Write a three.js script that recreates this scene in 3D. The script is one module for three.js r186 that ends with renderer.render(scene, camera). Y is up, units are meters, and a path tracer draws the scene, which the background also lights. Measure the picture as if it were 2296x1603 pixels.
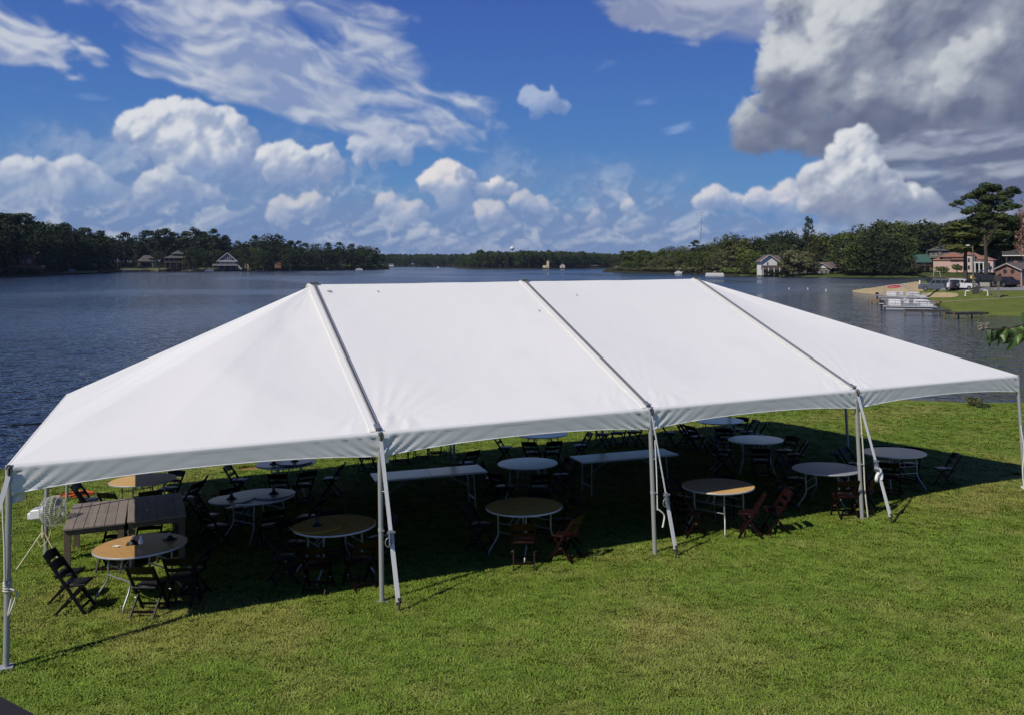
import * as THREE from 'three';
import { mergeGeometries } from 'three/addons/utils/BufferGeometryUtils.js';

// ---------- camera, sun, exposure ----------
const scene = new THREE.Scene();
const F = 1877, PX = 1148, PY = 544, YAW = -0.42256, PITCH = 0.025724;      // lens in units of a 2296 x 1603 frame
const camera = new THREE.PerspectiveCamera(2 * Math.atan(801.5 / F) * 180 / Math.PI, 2296 / 1603, 0.1, 30000);
camera.setViewOffset(2296, 1603, 0, 801.5 - PY, 2296, 1603);                 // lens shifted down
const EYE = new THREE.Vector3(1.323, 4.665, 11.348);
camera.position.copy(EYE); camera.rotation.set(PITCH, YAW, 0, 'YXZ'); camera.updateMatrixWorld();
const renderer = new THREE.WebGLRenderer({ antialias: true });
renderer.setSize(2296, 1603);
renderer.toneMapping = THREE.LinearToneMapping;
renderer.toneMappingExposure = 0.96;
renderer.shadowMap.enabled = true; renderer.shadowMap.type = THREE.PCFSoftShadowMap;
// the lawn falls away to the lake: lawn frame -> level frame
const TILT = new THREE.Quaternion().setFromRotationMatrix(new THREE.Matrix4().set(0.99999, -0.00477, -0.00132, 0, 0.00483, 0.99871, 0.0505, 0, 0.00108, -0.05051, 0.99872, 0, 0, 0, 0, 1));
const SUNDIR = new THREE.Vector3(-2.13, 2.3, 0.72).normalize().applyQuaternion(TILT);
const sun = new THREE.DirectionalLight(new THREE.Color(1, 0.94, 0.82), 4.0);
sun.position.copy(SUNDIR).multiplyScalar(120).add(new THREE.Vector3(9, 0, -5)); sun.target.position.set(9, 0, -5);
sun.castShadow = true; sun.shadow.mapSize.set(4096, 4096); sun.shadow.radius = 1;
Object.assign(sun.shadow.camera, { left: -40, right: 40, top: 40, bottom: -40, near: 1, far: 400 });
scene.add(sun, sun.target);

// ---------- sky: air and clouds, computed by direction ----------
function rng(seed) { let s = seed >>> 0; return () => { s = (s + 0x6D2B79F5) | 0; let t = Math.imul(s ^ (s >>> 15), 1 | s); t = (t + Math.imul(t ^ (t >>> 7), 61 | t)) ^ t; return ((t ^ (t >>> 14)) >>> 0) / 4294967296; }; }
const hash2 = (x, y) => { let h = Math.imul(x, 374761393) + Math.imul(y, 668265263) | 0; h = Math.imul(h ^ (h >>> 13), 1274126177); return ((h ^ (h >>> 16)) >>> 0) / 4294967296; };
function vnoise(x, y) {
  const xi = Math.floor(x), yi = Math.floor(y), fx = x - xi, fy = y - yi, u = fx * fx * fx * (fx * (fx * 6 - 15) + 10), v = fy * fy * fy * (fy * (fy * 6 - 15) + 10);
  const a = hash2(xi, yi), b = hash2(xi + 1, yi), c = hash2(xi, yi + 1), d = hash2(xi + 1, yi + 1);
  return a + (b - a) * u + (c - a) * v + (a - b - c + d) * u * v;
}
function fbm(x, y, o = 5, g = 0.5) { let s = 0, a = 0.5, n = 0; for (let i = 0; i < o; i++) { s += a * vnoise(x, y); n += a; a *= g; const t = x * 1.6 - y * 1.2 + 17.3; y = x * 1.2 + y * 1.6 + 9.1; x = t; } return s / n; }
const sstep = (a, b, x) => { const t = Math.min(1, Math.max(0, (x - a) / (b - a))); return t * t * (3 - 2 * t); };
const lin = c => { c /= 255; return c <= 0.04045 ? c / 12.92 : Math.pow((c + 0.055) / 1.055, 2.4); };
const L3 = (r, g, b) => [lin(r), lin(g), lin(b)];
function makeSky(W, yaw) {
  const H = W / 2, data = new Float32Array(W * H * 4), F = 1877, pit = 0.025724, cp = Math.cos(pit), sp = Math.sin(pit);
  // sky coordinates: a = bearing from the lake axis (right positive), e = elevation, both in units of 1/1877 rad
  const toAE = (px, py) => { const x = (px - 1148) / F, y = -(py - 544) / F, Y = y * cp + sp, Z = cp - y * sp; return [Math.atan2(x, Z) * F, Math.atan2(Y, Math.hypot(x, Z)) * F]; };
  const k = W / (2 * Math.PI * F);                     // texels per unit
  // bearing a -> column. direction = (sin(b),0,-cos(b)), b = a/F - yaw ; u = atan2(z,x)/2pi + .5
  const colOf = a => { const b = a / F - yaw; let u = Math.atan2(-Math.cos(b), Math.sin(b)) / (2 * Math.PI) + 0.5; return u * W; };
  const rowOf = e => (e / F / Math.PI + 0.5) * H;
  const A0 = new Float32Array(W), E0 = new Float32Array(H);
  for (let i = 0; i < W; i++) { const t = ((i + 0.5) / W - 0.5) * 2 * Math.PI, x = Math.cos(t), z = Math.sin(t); let b = Math.atan2(x, -z) + yaw; while (b > Math.PI) b -= 2 * Math.PI; while (b < -Math.PI) b += 2 * Math.PI; A0[i] = b * F; }
  for (let j = 0; j < H; j++) E0[j] = ((j + 0.5) / H - 0.5) * Math.PI * F;
  const jH = Math.floor(H / 2) - 12;
  const stops = [[-400, 96, 122, 160], [0, 112, 140, 184], [60, 110, 142, 188], [150, 98, 144, 194], [290, 82, 128, 190], [430, 72, 114, 184], [600, 64, 98, 174], [1000, 38, 76, 165], [3000, 26, 60, 145]];
  const put = (i, r, g, b) => { data[i] = r; data[i + 1] = g; data[i + 2] = b; data[i + 3] = 1; };
  for (let j = 0; j < H; j++) {
    const e = E0[j]; let s = 0; while (s < stops.length - 2 && e > stops[s + 1][0]) s++;
    const p = stops[s], q = stops[s + 1], t = Math.min(1, Math.max(0, (e - p[0]) / (q[0] - p[0]))), c = L3(p[1] + (q[1] - p[1]) * t, p[2] + (q[2] - p[2]) * t, p[3] + (q[3] - p[3]) * t);
    for (let i = 0; i < W; i++) put((j * W + i) * 4, c[0], c[1], c[2]);
  }
  const over = (o, c, al) => { for (let n = 0; n < 3; n++) data[o + n] += (c[n] - data[o + n]) * al; };
  const mix3 = (a, b, t) => [a[0] + (b[0] - a[0]) * t, a[1] + (b[1] - a[1]) * t, a[2] + (b[2] - a[2]) * t];
  // box of texels round a place
  const box = (a, e, ra, re, fn) => {
    const c = colOf(a), n = Math.ceil(ra * k) + 1, j0 = Math.max(jH, Math.floor(rowOf(e - re))), j1 = Math.min(H - 1, Math.ceil(rowOf(e + re)));
    for (let j = j0; j <= j1; j++) for (let d = -n; d <= n; d++) { const i = ((Math.round(c) + d) % W + W) % W; fn(i, j, A0[i], E0[j]); }
  };
  const dA = (a, b) => { let d = a - b; const P = Math.PI * F; if (d > P) d -= 2 * P; if (d < -P) d += 2 * P; return d; };
  // a thin, torn sheet: soft ellipses that share one noise
  const sheet = (list, sx, sy, rot, th, soft, lit, dark, amax, seed) => {
    const M = new Float32Array(W * H); const cr = Math.cos(rot), sr = Math.sin(rot);
    for (const [px, py, rx, ry, tilt, w] of list) {
      const [a, e] = toAE(px, py), ct = Math.cos(tilt), st = Math.sin(tilt), R = Math.max(rx, ry) * 1.5;
      box(a, e, R, R, (i, j, A, E) => { const x = dA(A, a), y = E - e, X = (x * ct + y * st) / rx, Y = (-x * st + y * ct) / ry, d = X * X + Y * Y; if (d < 2.25) { const v = w * (1 - d / 2.25); const o = j * W + i; M[o] = M[o] + v - M[o] * v * 0.9; } });
    }
    for (let j = jH; j < H; j++) for (let i = 0; i < W; i++) {
      const m = M[j * W + i]; if (m <= 0.01) continue;
      const x = A0[i], y = E0[j], X = (x * cr + y * sr), Y = (-x * sr + y * cr), wx = fbm(X / 170 + seed, Y / 90 - seed, 3) - 0.5, wy = fbm(X / 170 - seed, Y / 90 + seed + 5, 3) - 0.5;
      const n = fbm(X / sx + seed + wx * 1.3, Y / sy + wy * 1.3, 6, 0.55), n2 = fbm((X - 14) / sx + seed + wx * 1.3, (Y + 16) / sy + wy * 1.3, 4, 0.5);
      const den = n + (m - 1) * 0.62, al = sstep(th, th + soft, den) * amax;
      if (al <= 0) continue;
      const fine = fbm(X / 26 + wx * 2, Y / 13 + wy * 2, 4) - 0.5;
      const t = Math.min(1, Math.max(0, 0.5 + (n - n2) * 3.4 + fine * 0.45 + wy * 0.9 - (den - th) * 0.3));
      over((j * W + i) * 4, mix3(dark, lit, t), al);
    }
  };
  // heaped cloud: balls that carry smaller balls on their sunny rims, drawn as a height field and shaded by its slope
  const heap = (list, o) => {
    const Z = new Float32Array(W * H), B = new Float32Array(W * H), R = rng(o.seed); let i0 = W, i1 = 0, jm = H, jM = 0, zmax = 1; const hits = [];
    const ball = (a, e, r, z, base) => {
      box(a, e, r * 1.35, r * 1.35, (i, j, A, E) => {
        const x = A, y = E, f = o.rag || 1;
        const wx = (fbm(x / 46 + o.seed, y / 46, 3) - 0.5) * 30 * f + (fbm(x / 13, y / 13 + o.seed, 3) - 0.5) * 11 * f, wy = (fbm(x / 46 - 7, y / 46 + o.seed, 3) - 0.5) * 30 * f + (fbm(x / 13 + 31, y / 13 - o.seed, 3) - 0.5) * 11 * f;
        const X = dA(A, a) + wx * Math.min(1, r / 30), Y = E - e + wy * Math.min(1, r / 30), d = X * X + Y * Y; if (d >= r * r) return;
        const h = Math.sqrt(r * r - d) + z, q = j * W + i; if (Z[q] <= 0) hits.push(q); if (h > Z[q]) Z[q] = h; B[q] = Math.max(B[q], 1 - d / (r * r)); });
    };
    const grow = (a, e, r, z, lv) => {
      ball(a, e, r, z);
      if (lv <= 0 || r < 8) return;
      const n = o.kids || 9;
      for (let c = 0; c < n; c++) { const t = (-0.25 + 1.5 * (c + R() * 0.8) / n) * Math.PI, ph = R() * 1.1, rr = r * (0.3 + 0.28 * R()); grow(a + Math.cos(t) * r * 0.86 * Math.cos(ph * 0.7), e + Math.sin(t) * r * 0.8 * Math.cos(ph * 0.7), rr, z + r * 0.75 * Math.sin(ph), lv - 1); }
    };
    for (const [px, py, r, lv] of list) { const [a, e] = toAE(px, py); grow(a, e, r, r * 0.2, lv ?? 2); }
    for (const q of hits) if (Z[q] > zmax) zmax = Z[q];
    const [, eb] = toAE(1148, o.base), [, et] = toAE(1148, o.top);
    const g = (q, s) => Z[q] > 0 ? Z[q] : 0;
    const blur = (src, r) => { const T = new Float32Array(W * H), D = new Float32Array(W * H); let jl = H, jh = 0; for (const q of hits) { const j = (q / W) | 0; if (j < jl) jl = j; if (j > jh) jh = j; }
      jl = Math.max(0, jl - r - 2); jh = Math.min(H - 1, jh + r + 2);
      for (const q of hits) { const i = q % W, o = q - i; for (let d = -r; d <= r; d++) T[o + (i + d + W) % W] += src[q] / (2 * r + 1); }
      for (let j = jl; j <= jh; j++) for (let i = 0; i < W; i++) { const v = T[j * W + i]; if (v) for (let d = -r; d <= r; d++) { const y = j + d; if (y >= 0 && y < H) D[y * W + i] += v / (2 * r + 1); } } return D; };
    const K = new Float32Array(W * H); for (const q of hits) K[q] = 1; const cov = blur(K, o.edge ?? 2);
    const Z1 = blur(Z, o.b1 || 1), Z2 = blur(Z1, o.b2 || 6), out = [], sl0 = o.step || 9, sd0 = o.depth || 0.16;
    for (const q of hits) {
      const i = q % W, j = (q / W) | 0, st = 1 / k, wr = x => (x + W) % W;
      const grad = (Q, r) => [(Q[j * W + wr(i + r)] - Q[j * W + wr(i - r)]) / (2 * r * st), (Q[(j + r) * W + i] - Q[(j - r) * W + i]) / (2 * r * st)];
      const [ax, ay] = grad(Z1, 1), [cx, cy] = grad(Z2, 3), x = A0[i], y = E0[j];
      let gx = ax * (o.f1 ?? 0.5) + cx * (o.f2 ?? 0.8), gy = ay * (o.f1 ?? 0.5) + cy * (o.f2 ?? 0.8);
      const b0 = fbm(x / 15, y / 15 + o.seed, 4), bx = fbm((x + 3) / 15, y / 15 + o.seed, 4), by = fbm(x / 15, (y + 3) / 15 + o.seed, 4);
      gx += (bx - b0) * (o.bump ?? 1.3); gy += (by - b0) * (o.bump ?? 1.3);
      const m = Math.hypot(gx, gy), lim = m > 2 ? 2 / m : 1; gx *= lim; gy *= lim;
      const nl = 1 / Math.sqrt(1 + gx * gx + gy * gy), lam = (gx * 0.55 - gy * 0.7 + 0.45) * nl;
      const big = fbm(x / 120 + o.seed, y / 90, 4) - 0.5, mid = fbm(x / 34 + o.seed, y / 30 - o.seed, 4) - 0.5;
      let occ = 0; for (let n = 1; n <= 8; n++) { const ii = wr(Math.round(i - n * sl0 * k * 0.6)), jj = Math.min(H - 1, Math.round(j + n * sl0 * k * 0.8)), dz = Z1[jj * W + ii] - Z1[q] + n * sl0 * 0.1; occ += Math.max(0, Math.min(1, 0.35 + dz / 30)) * (B[jj * W + ii] > 0 ? 1 : 0); }
      const tr = Math.exp(-occ * sd0), up = sstep(eb, et, y + big * (et - eb) * 0.6);
      let t = -(o.tilt || 0) * sstep(850, 1180, x - y * 0.25) + (0.06 + 0.94 * Math.max(0, lam * 0.8 + 0.2)) * (0.25 + 0.75 * tr) * (o.shade + (1 - o.shade) * up) * 1.15 + big * (o.patch || 0) + mid * (o.patch2 ?? 0.3);
      const ed = sstep(0.02, o.soft || 0.3, B[q] + (fbm(x / 11, y / 9, 4) - 0.5) * 0.55 * (1 - B[q])), fade = o.fade ? sstep(eb, eb + (et - eb) * o.fade, y + big * 60 + mid * 30) : 1;
      if (t < 0.22) t = 0.22 * Math.exp((t - 0.22) * 3) + mid * 0.12 - 0.02; else if (t > 0.8) t = 1 - 0.2 * Math.exp((0.8 - t) * 5);
      const tear = sstep(0.38, 0.92, cov[q] + (fbm(x / 16 + 3, y / 11, 5, 0.6) - 0.5) * 0.8 * (1 - cov[q] * 0.6));
      out.push([q, Math.min(1, Math.max(0, t)), ed * fade * tear]);
    }
    for (const [q, t, al] of out) over(q * 4, t < 0.5 ? mix3(o.dark, o.mid, t * 2) : mix3(o.mid, o.lit, t * 2 - 1), al * (o.a || 1));
  };
  const W1 = L3(240, 241, 245), W2 = L3(196, 204, 222), G1 = L3(150, 165, 196);
  // thin high streaks
  sheet([[1430, 205, 120, 30, 0.1, 0.8], [1330, 130, 120, 30, 0.2, 0.7], [1560, 280, 150, 20, 0.12, 0.8], [1320, 300, 70, 14, -0.2, 0.7], [1000, 90, 140, 30, 0.3, 0.6], [130, 207, 90, 14, -0.05, 0.9]], 120, 30, 0.15, 0.36, 0.4, L3(168, 190, 225), L3(130, 165, 215), 0.5, 3.7);
  // pale bank along the horizon, all round
  const bank = []; for (let a = 0; a < 30; a++) bank.push([0, 0, 0]);
  for (let j = jH; j < rowOf(330); j++) for (let i = 0; i < W; i++) {
    const x = A0[i], y = E0[j], edge = 160 + (fbm(x / 260 + 4, 2.5, 3) - 0.5) * 190 - 95 * sstep(150, 420, x) + 30 * sstep(-1000, -500, -Math.abs(x + 300));
    const n = fbm(x / 110 + 2, y / 70 + 8, 6, 0.55), al = sstep(edge + 95, edge - 110, y + (n - 0.5) * 210) * 0.7; if (al <= 0) continue;
    const n2 = fbm(x / 60 + n * 3, y / (22 + y * 0.09) + n * 2, 6, 0.55), n3 = fbm((x - 7) / 60 + n * 3, (y + 7) / (22 + y * 0.09) + n * 2, 5, 0.55), t = Math.min(1, Math.max(0, sstep(0.4, 0.75, n2) * 0.75 + (n2 - n3) * 2.2)) * sstep(-20, 90, y);
    over((j * W + i) * 4, mix3(L3(122, 144, 184), L3(200, 205, 216), t), al);
  }
  // fair weather heaps over the far shore
  const lowO = { seed: 5, base: 520, top: 330, shade: 0.35, dark: L3(124, 146, 188), mid: L3(164, 178, 205), lit: L3(226, 228, 232), fade: 0.85, soft: 0.55, rag: 1.7, depth: 0.22, bump: 1.05, edge: 3 };
  heap([[40, 440, 62], [140, 400, 26], [175, 395, 34], [205, 430, 44], [245, 455, 38], [90, 470, 60], [20, 500, 60, 1]], { ...lowO, seed: 11, top: 360, a: 0.85 });
  heap([[345, 420, 30], [385, 440, 50], [430, 460, 44], [470, 470, 36], [325, 475, 34], [360, 385, 14, 1], [380, 381, 12, 1]], { ...lowO, seed: 12, top: 370, a: 0.9 });
  heap([[300, 290, 36], [350, 290, 46], [395, 272, 44], [440, 282, 46], [490, 300, 46], [535, 325, 36], [420, 335, 66], [360, 335, 44], [500, 350, 52], [450, 395, 80, 1], [540, 400, 60, 1]], { ...lowO, seed: 21, base: 470, top: 262, fade: 0.75, shade: 0.3 });
  heap([[605, 352, 26], [640, 345, 24], [665, 360, 28], [640, 385, 34], [680, 400, 26], [725, 355, 28], [740, 375, 26], [715, 400, 26]], { ...lowO, seed: 31, base: 450, top: 335, fade: 0.5, shade: 0.5 });
  heap([[800, 325, 22], [840, 335, 30], [885, 345, 30], [915, 335, 14], [820, 360, 30, 1]], { ...lowO, seed: 32, base: 430, top: 315, fade: 0.8, lit: L3(214, 219, 228), a: 0.85 });
  heap([[960, 405, 20], [1005, 390, 32], [1035, 400, 28], [985, 420, 34], [1085, 425, 17], [1118, 415, 20], [1145, 425, 16], [1015, 440, 44, 1]], { ...lowO, seed: 41, base: 500, top: 375, fade: 0.55, shade: 0.5, lit: L3(236, 230, 228) });
  heap([[870, 460, 28], [925, 480, 32], [1170, 455, 24], [1210, 468, 22], [1240, 480, 16], [1280, 495, 16], [1340, 490, 20], [1100, 480, 36, 1], [700, 470, 40, 1], [640, 480, 36, 1], [1410, 465, 18, 1], [1440, 505, 26, 1]], { ...lowO, seed: 42, base: 560, top: 430, fade: 0.7, lit: L3(220, 216, 218), a: 0.75, shade: 0.5 });
  heap([[1185, 215, 24, 1], [1220, 232, 30, 1], [1260, 242, 20, 1]], { ...lowO, seed: 43, base: 300, top: 200, fade: 0.9, lit: L3(188, 200, 222), mid: L3(160, 178, 212), a: 0.75, soft: 0.6 });
  // the torn sheet at upper left and the streak at top right
  const sl = L3(204, 210, 221), sd = L3(140, 157, 195);
  sheet([[560, 90, 330, 90, -0.2, 1], [700, 160, 360, 90, -0.28, 1.1], [860, 190, 230, 80, -0.45, 1], [480, 165, 220, 45, -0.05, 0.9], [800, 235, 290, 45, -0.12, 1.1], [560, 205, 220, 26, -0.12, 0.9], [680, 20, 180, 60, -0.1, 0.9], [1020, 240, 90, 24, 0.05, 0.9], [860, 290, 90, 26, -0.1, 0.7], [880, 60, 60, 90, 0.5, 0.55]], 150, 62, -0.22, 0.19, 0.44, sl, sd, 0.88, 1.3);
  sheet([[-60, 40, 190, 60, -0.25, 1.1], [60, 70, 110, 30, -0.3, 1], [120, 95, 70, 14, -0.35, 0.8]], 150, 62, -0.22, 0.16, 0.3, sl, sd, 0.9, 2.3);
  sheet([[1600, 45, 200, 50, -0.1, 1.1], [1700, 75, 140, 36, -0.15, 1], [1500, 30, 110, 30, 0, 0.9]], 150, 60, -0.12, 0.16, 0.3, L3(184, 190, 206), L3(142, 152, 182), 0.85, 6.1);
  // heaps at right, and the great grey cloud above them
  const big = { seed: 71, base: 400, top: 60, shade: 0.3, dark: L3(96, 106, 134), mid: L3(146, 154, 172), lit: L3(210, 214, 218), soft: 0.95, rag: 2.6, bump: 0.8, f1: 0.3, f2: 0.9, b1: 2, b2: 9, tilt: 0.35, edge: 9, kids: 8, patch: 0.5, patch2: 0.3, step: 14, depth: 0.13 };
  heap([[1695, 300, 48], [1760, 245, 62], [1740, 330, 40, 1], [1775, 150, 56], [1820, 70, 80], [1850, 190, 100], [1850, 300, 70, 1], [1960, 100, 130], [1980, 240, 110], [2100, 200, 130], [2120, 40, 140], [2260, 120, 150], [2290, 300, 110, 1], [2080, 320, 70, 1], [2200, 360, 60, 1], [2430, 200, 190], [1900, 335, 46, 1], [2000, 350, 60, 1], [2300, 390, 80, 1], [2150, 330, 80, 1], [1980, 0, 120], [1830, -50, 90], [2200, -120, 190], [2600, 40, 200], [2620, 320, 160, 1], [1950, 330, 50, 1]], big);
  sheet([[2150, 410, 330, 60, 0.03, 1.1], [2330, 370, 260, 60, 0, 1.1], [2080, 345, 190, 36, -0.05, 1], [2260, 470, 260, 50, 0, 0.9], [2500, 420, 300, 110, 0, 1.1]], 170, 40, 0.04, 0.14, 0.34, L3(168, 176, 194), L3(104, 116, 146), 0.9, 7.7);
  heap([[1575, 455, 20], [1602, 445, 24], [1640, 455, 22], [1695, 445, 24], [1720, 460, 28], [1770, 440, 30], [1800, 470, 40]], { ...lowO, seed: 51, base: 520, top: 420, fade: 0.6, shade: 0.55, lit: L3(226, 222, 226), a: 0.9 });
  heap([[1855, 410, 46], [1900, 360, 36], [1925, 325, 34], [1940, 370, 34], [1870, 450, 56], [1950, 430, 56], [2010, 455, 44], [2070, 470, 36], [1960, 480, 50, 1]], { ...lowO, seed: 61, base: 560, top: 310, fade: 0.4, shade: 0.35, dark: L3(120, 134, 166), mid: L3(168, 177, 196), lit: L3(226, 228, 232), patch: 0.5 });
  // the same weather goes on round the sky
  const R = rng(99);
  for (let n = 0; n < 26; n++) {
    const a = 1700 + n * 335 + R() * 200, py = 470 - R() * 90, l = []; const m = 4 + (R() * 4 | 0);
    for (let c = 0; c < m; c++) l.push([0, 0, 0]);
    const px = a; const ae = (dx, dy) => [px + dx, dy];
    heapAt(l.map(() => [(R() - 0.5) * 190 + a, 592 - py + (R() - 0.5) * 50, 26 + R() * 40, 1]), { ...lowO, seed: 100 + n });
  }
  function heapAt(list, o) {                              // same as heap(), but places given as bearing and elevation
    const inv = list.map(([a, e, r, lv]) => { let b = a; const P = Math.PI * F; while (b > P) b -= 2 * P; return [b, e, r, lv]; });
    for (const [a, e, r] of inv) box(a, e, r, r, (i, j, A, E) => {
      const wx = (fbm(A / 40 + o.seed, E / 40, 3) - 0.5) * 40, wy = (fbm(A / 40, E / 40 + o.seed, 3) - 0.5) * 40, X = (dA(A, a) + wx) / r, Y = (E - e + wy) / r, d = X * X + Y * Y; if (d >= 1) return;
      over((j * W + i) * 4, mix3(lowO.mid, lowO.lit, Math.max(0, Math.min(1, 0.4 + Y * 0.7))), sstep(1, 0.6, d) * 0.8 * sstep(-1, 0, Y)); });
  }
  for (let j = Math.floor(rowOf(620)); j < H; j++) for (let i = 0; i < W; i++) {       // broken sheets high up and behind
    const el = (j + 0.5) / H * Math.PI - Math.PI / 2, b = A0[i] / F, d = Math.tan(Math.PI / 2 - el), x = Math.sin(b) * d, y = Math.cos(b) * d;
    const n = fbm(x * 1.1 + 3, y * 1.1 + 7, 5), al = sstep(0.5, 0.72, n) * 0.7 * sstep(rowOf(600), rowOf(800), j); if (al > 0) over((j * W + i) * 4, mix3(sd, sl, sstep(0.4, 0.65, fbm(x * 4, y * 4, 4))), al);
  }
  return data;
}
const SKYW = 4096, skyTex = new THREE.DataTexture(makeSky(SKYW, YAW), SKYW, SKYW / 2, THREE.RGBAFormat, THREE.FloatType);
skyTex.mapping = THREE.EquirectangularReflectionMapping; skyTex.magFilter = skyTex.minFilter = THREE.LinearFilter; skyTex.needsUpdate = true;
scene.background = skyTex; scene.environment = skyTex;

// ---------- helpers ----------
const V = (x, y, z) => new THREE.Vector3(x, y, z);
const WATER = -1.15;
const ray = (px, py) => V((px - PX) / F, -(py - PY) / F, -1).applyQuaternion(camera.quaternion);
const at = (px, py, D) => ray(px, py).multiplyScalar(D).add(EYE);                        // a point seen at (px, py), D metres ahead
const onY = (px, py, y) => { const d = ray(px, py); return d.multiplyScalar((y - EYE.y) / d.y).add(EYE); };
const T0 = TILT.clone().invert(), EYEL = EYE.clone().applyQuaternion(T0);
const onLawn = (px, py, h = 0) => { const d = ray(px, py).applyQuaternion(T0); return d.multiplyScalar((h - EYEL.y) / d.y).add(EYEL); };   // in lawn coordinates
const used = {};
const numbered = n => { const c = used[n] = (used[n] ?? -1) + 1; return c ? n + '_' + String(c).padStart(3, '0') : n; };
const tag = (o, label, category, group) => { o.userData = { ...o.userData, label, category }; if (group) o.userData.group = group; return o; };
const thing = (name, label, category, group) => { const o = new THREE.Group(); o.name = numbered(name); scene.add(o); return tag(o, label, category, group); };
const copyOf = (src, label, group) => { const c = src.clone(); c.name = numbered(src.name.replace(/_\d{3}$/, '')); scene.add(c); c.userData = { ...src.userData }; if (label) c.userData.label = label; if (group) c.userData.group = group; return c; };
const onto = (o, x, z, turn = 0, y = 0) => { o.position.set(x, y, z).applyQuaternion(TILT); o.quaternion.copy(TILT).multiply(new THREE.Quaternion().setFromAxisAngle(V(0, 1, 0), turn)); return o; };   // stands on the lawn
const lvl = (o, p, turn = 0) => { o.position.copy(p); o.rotation.y = turn; return o; };
const facing = p => Math.atan2(EYE.x - p.x, EYE.z - p.z);
function join(list) {
  const L = list.flat(9).filter(Boolean).map(g => { const n = g.index ? g.toNonIndexed() : g; for (const k of Object.keys(n.attributes)) if (!['position', 'normal', 'uv'].includes(k)) n.deleteAttribute(k); n.morphAttributes = {}; return n; });
  return L.length === 1 ? L[0] : mergeGeometries(L);
}
function metricUV(g) {                                                                   // uv in metres, by the way each face looks
  const p = g.attributes.position, n = g.attributes.normal, uv = new Float32Array(p.count * 2);
  for (let i = 0; i < p.count; i++) { const ax = Math.abs(n.getX(i)), ay = Math.abs(n.getY(i)), az = Math.abs(n.getZ(i));
    if (ay >= ax && ay >= az) { uv[2 * i] = p.getX(i); uv[2 * i + 1] = p.getZ(i); } else if (ax >= az) { uv[2 * i] = p.getZ(i); uv[2 * i + 1] = p.getY(i); } else { uv[2 * i] = p.getX(i); uv[2 * i + 1] = p.getY(i); } }
  g.setAttribute('uv', new THREE.BufferAttribute(uv, 2)); return g;
}
function part(name, geos, m, parent, keepUV) {
  let g = Array.isArray(geos) ? join(geos) : geos; if (!keepUV) g = metricUV(g.index ? g.toNonIndexed() : g);
  const o = new THREE.Mesh(g, m); o.castShadow = o.receiveShadow = true; o.name = parent === scene ? numbered(name) : name; parent.add(o); return o;
}
const parts = (name, list, m, parent) => list.flat().map(g => part(name, g, m, parent));
const struct = (name, geos, m, keepUV) => { const o = part(name, geos, m, scene, keepUV); o.userData.kind = 'structure'; return o; };
const box = (w, h, d, x = 0, y = 0, z = 0, rx = 0, ry = 0, rz = 0) => { const g = new THREE.BoxGeometry(w, h, d); if (rx) g.rotateX(rx); if (rz) g.rotateZ(rz); if (ry) g.rotateY(ry); return g.translate(x, y, z); };
// a box with small chamfers along its long edges
const slab = (w, h, d, x = 0, y = 0, z = 0, c = 0.006) => { const s = new THREE.Shape(); s.moveTo(-w / 2 + c, -d / 2 + c); s.lineTo(w / 2 - c, -d / 2 + c); s.lineTo(w / 2 - c, d / 2 - c); s.lineTo(-w / 2 + c, d / 2 - c); const g = new THREE.ExtrudeGeometry(s, { depth: h - 2 * c, bevelEnabled: true, bevelThickness: c, bevelSize: c, bevelSegments: 1 }); return g.translate(0, 0, c - h / 2).rotateX(-Math.PI / 2).translate(x, y, z); };
function bar(a, b, w, h, up = V(0, 1, 0)) {                                              // a straight bar of w x h between two points
  const d = b.clone().sub(a), l = d.length(); d.normalize(); const x = up.clone().cross(d); if (x.lengthSq() < 1e-6) x.set(1, 0, 0); x.normalize(); const y = d.clone().cross(x);
  const g = new THREE.BoxGeometry(w, h, l); g.applyMatrix4(new THREE.Matrix4().makeBasis(x, y, d).setPosition(a.clone().add(b).multiplyScalar(0.5))); return g;
}
function rod(a, b, r, r2 = r, seg = 8) { const d = b.clone().sub(a), g = new THREE.CylinderGeometry(r2, r, d.length(), seg); g.applyQuaternion(new THREE.Quaternion().setFromUnitVectors(V(0, 1, 0), d.clone().normalize())); const m = a.clone().add(b).multiplyScalar(0.5); return g.translate(m.x, m.y, m.z); }
const tube = (pts, r, seg = 24, rs = 6, closed = false) => new THREE.TubeGeometry(new THREE.CatmullRomCurve3(pts, closed, 'centripetal'), seg, r, rs, closed);
const cyl = (r, h, x, y, z, seg = 12, r2 = r) => new THREE.CylinderGeometry(r2, r, h, seg).translate(x, y, z);
const lathe = (pts, seg = 24) => new THREE.LatheGeometry(pts.map(p => new THREE.Vector2(p[0], p[1])), seg);
function prism(pts, d) { const s = new THREE.Shape(pts.map(p => new THREE.Vector2(p[0], p[1]))); return new THREE.ExtrudeGeometry(s, { depth: d, bevelEnabled: false }).translate(0, 0, -d / 2); }  // outline in x,y, thickness d along z
function grid(nu, nv, fn) {                                                              // a curved sheet: fn(u, v) -> point
  const pos = [], uv = [], idx = [];
  for (let j = 0; j <= nv; j++) for (let i = 0; i <= nu; i++) { const p = fn(i / nu, j / nv); pos.push(p.x, p.y, p.z); uv.push(i / nu, j / nv); }
  for (let j = 0; j < nv; j++) for (let i = 0; i < nu; i++) { const a = j * (nu + 1) + i, b = a + 1, c = a + nu + 1, d = c + 1; idx.push(a, b, d, a, d, c); }
  const g = new THREE.BufferGeometry(); g.setAttribute('position', new THREE.Float32BufferAttribute(pos, 3)); g.setAttribute('uv', new THREE.Float32BufferAttribute(uv, 2)); g.setIndex(idx); g.computeVertexNormals(); return g;
}
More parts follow.
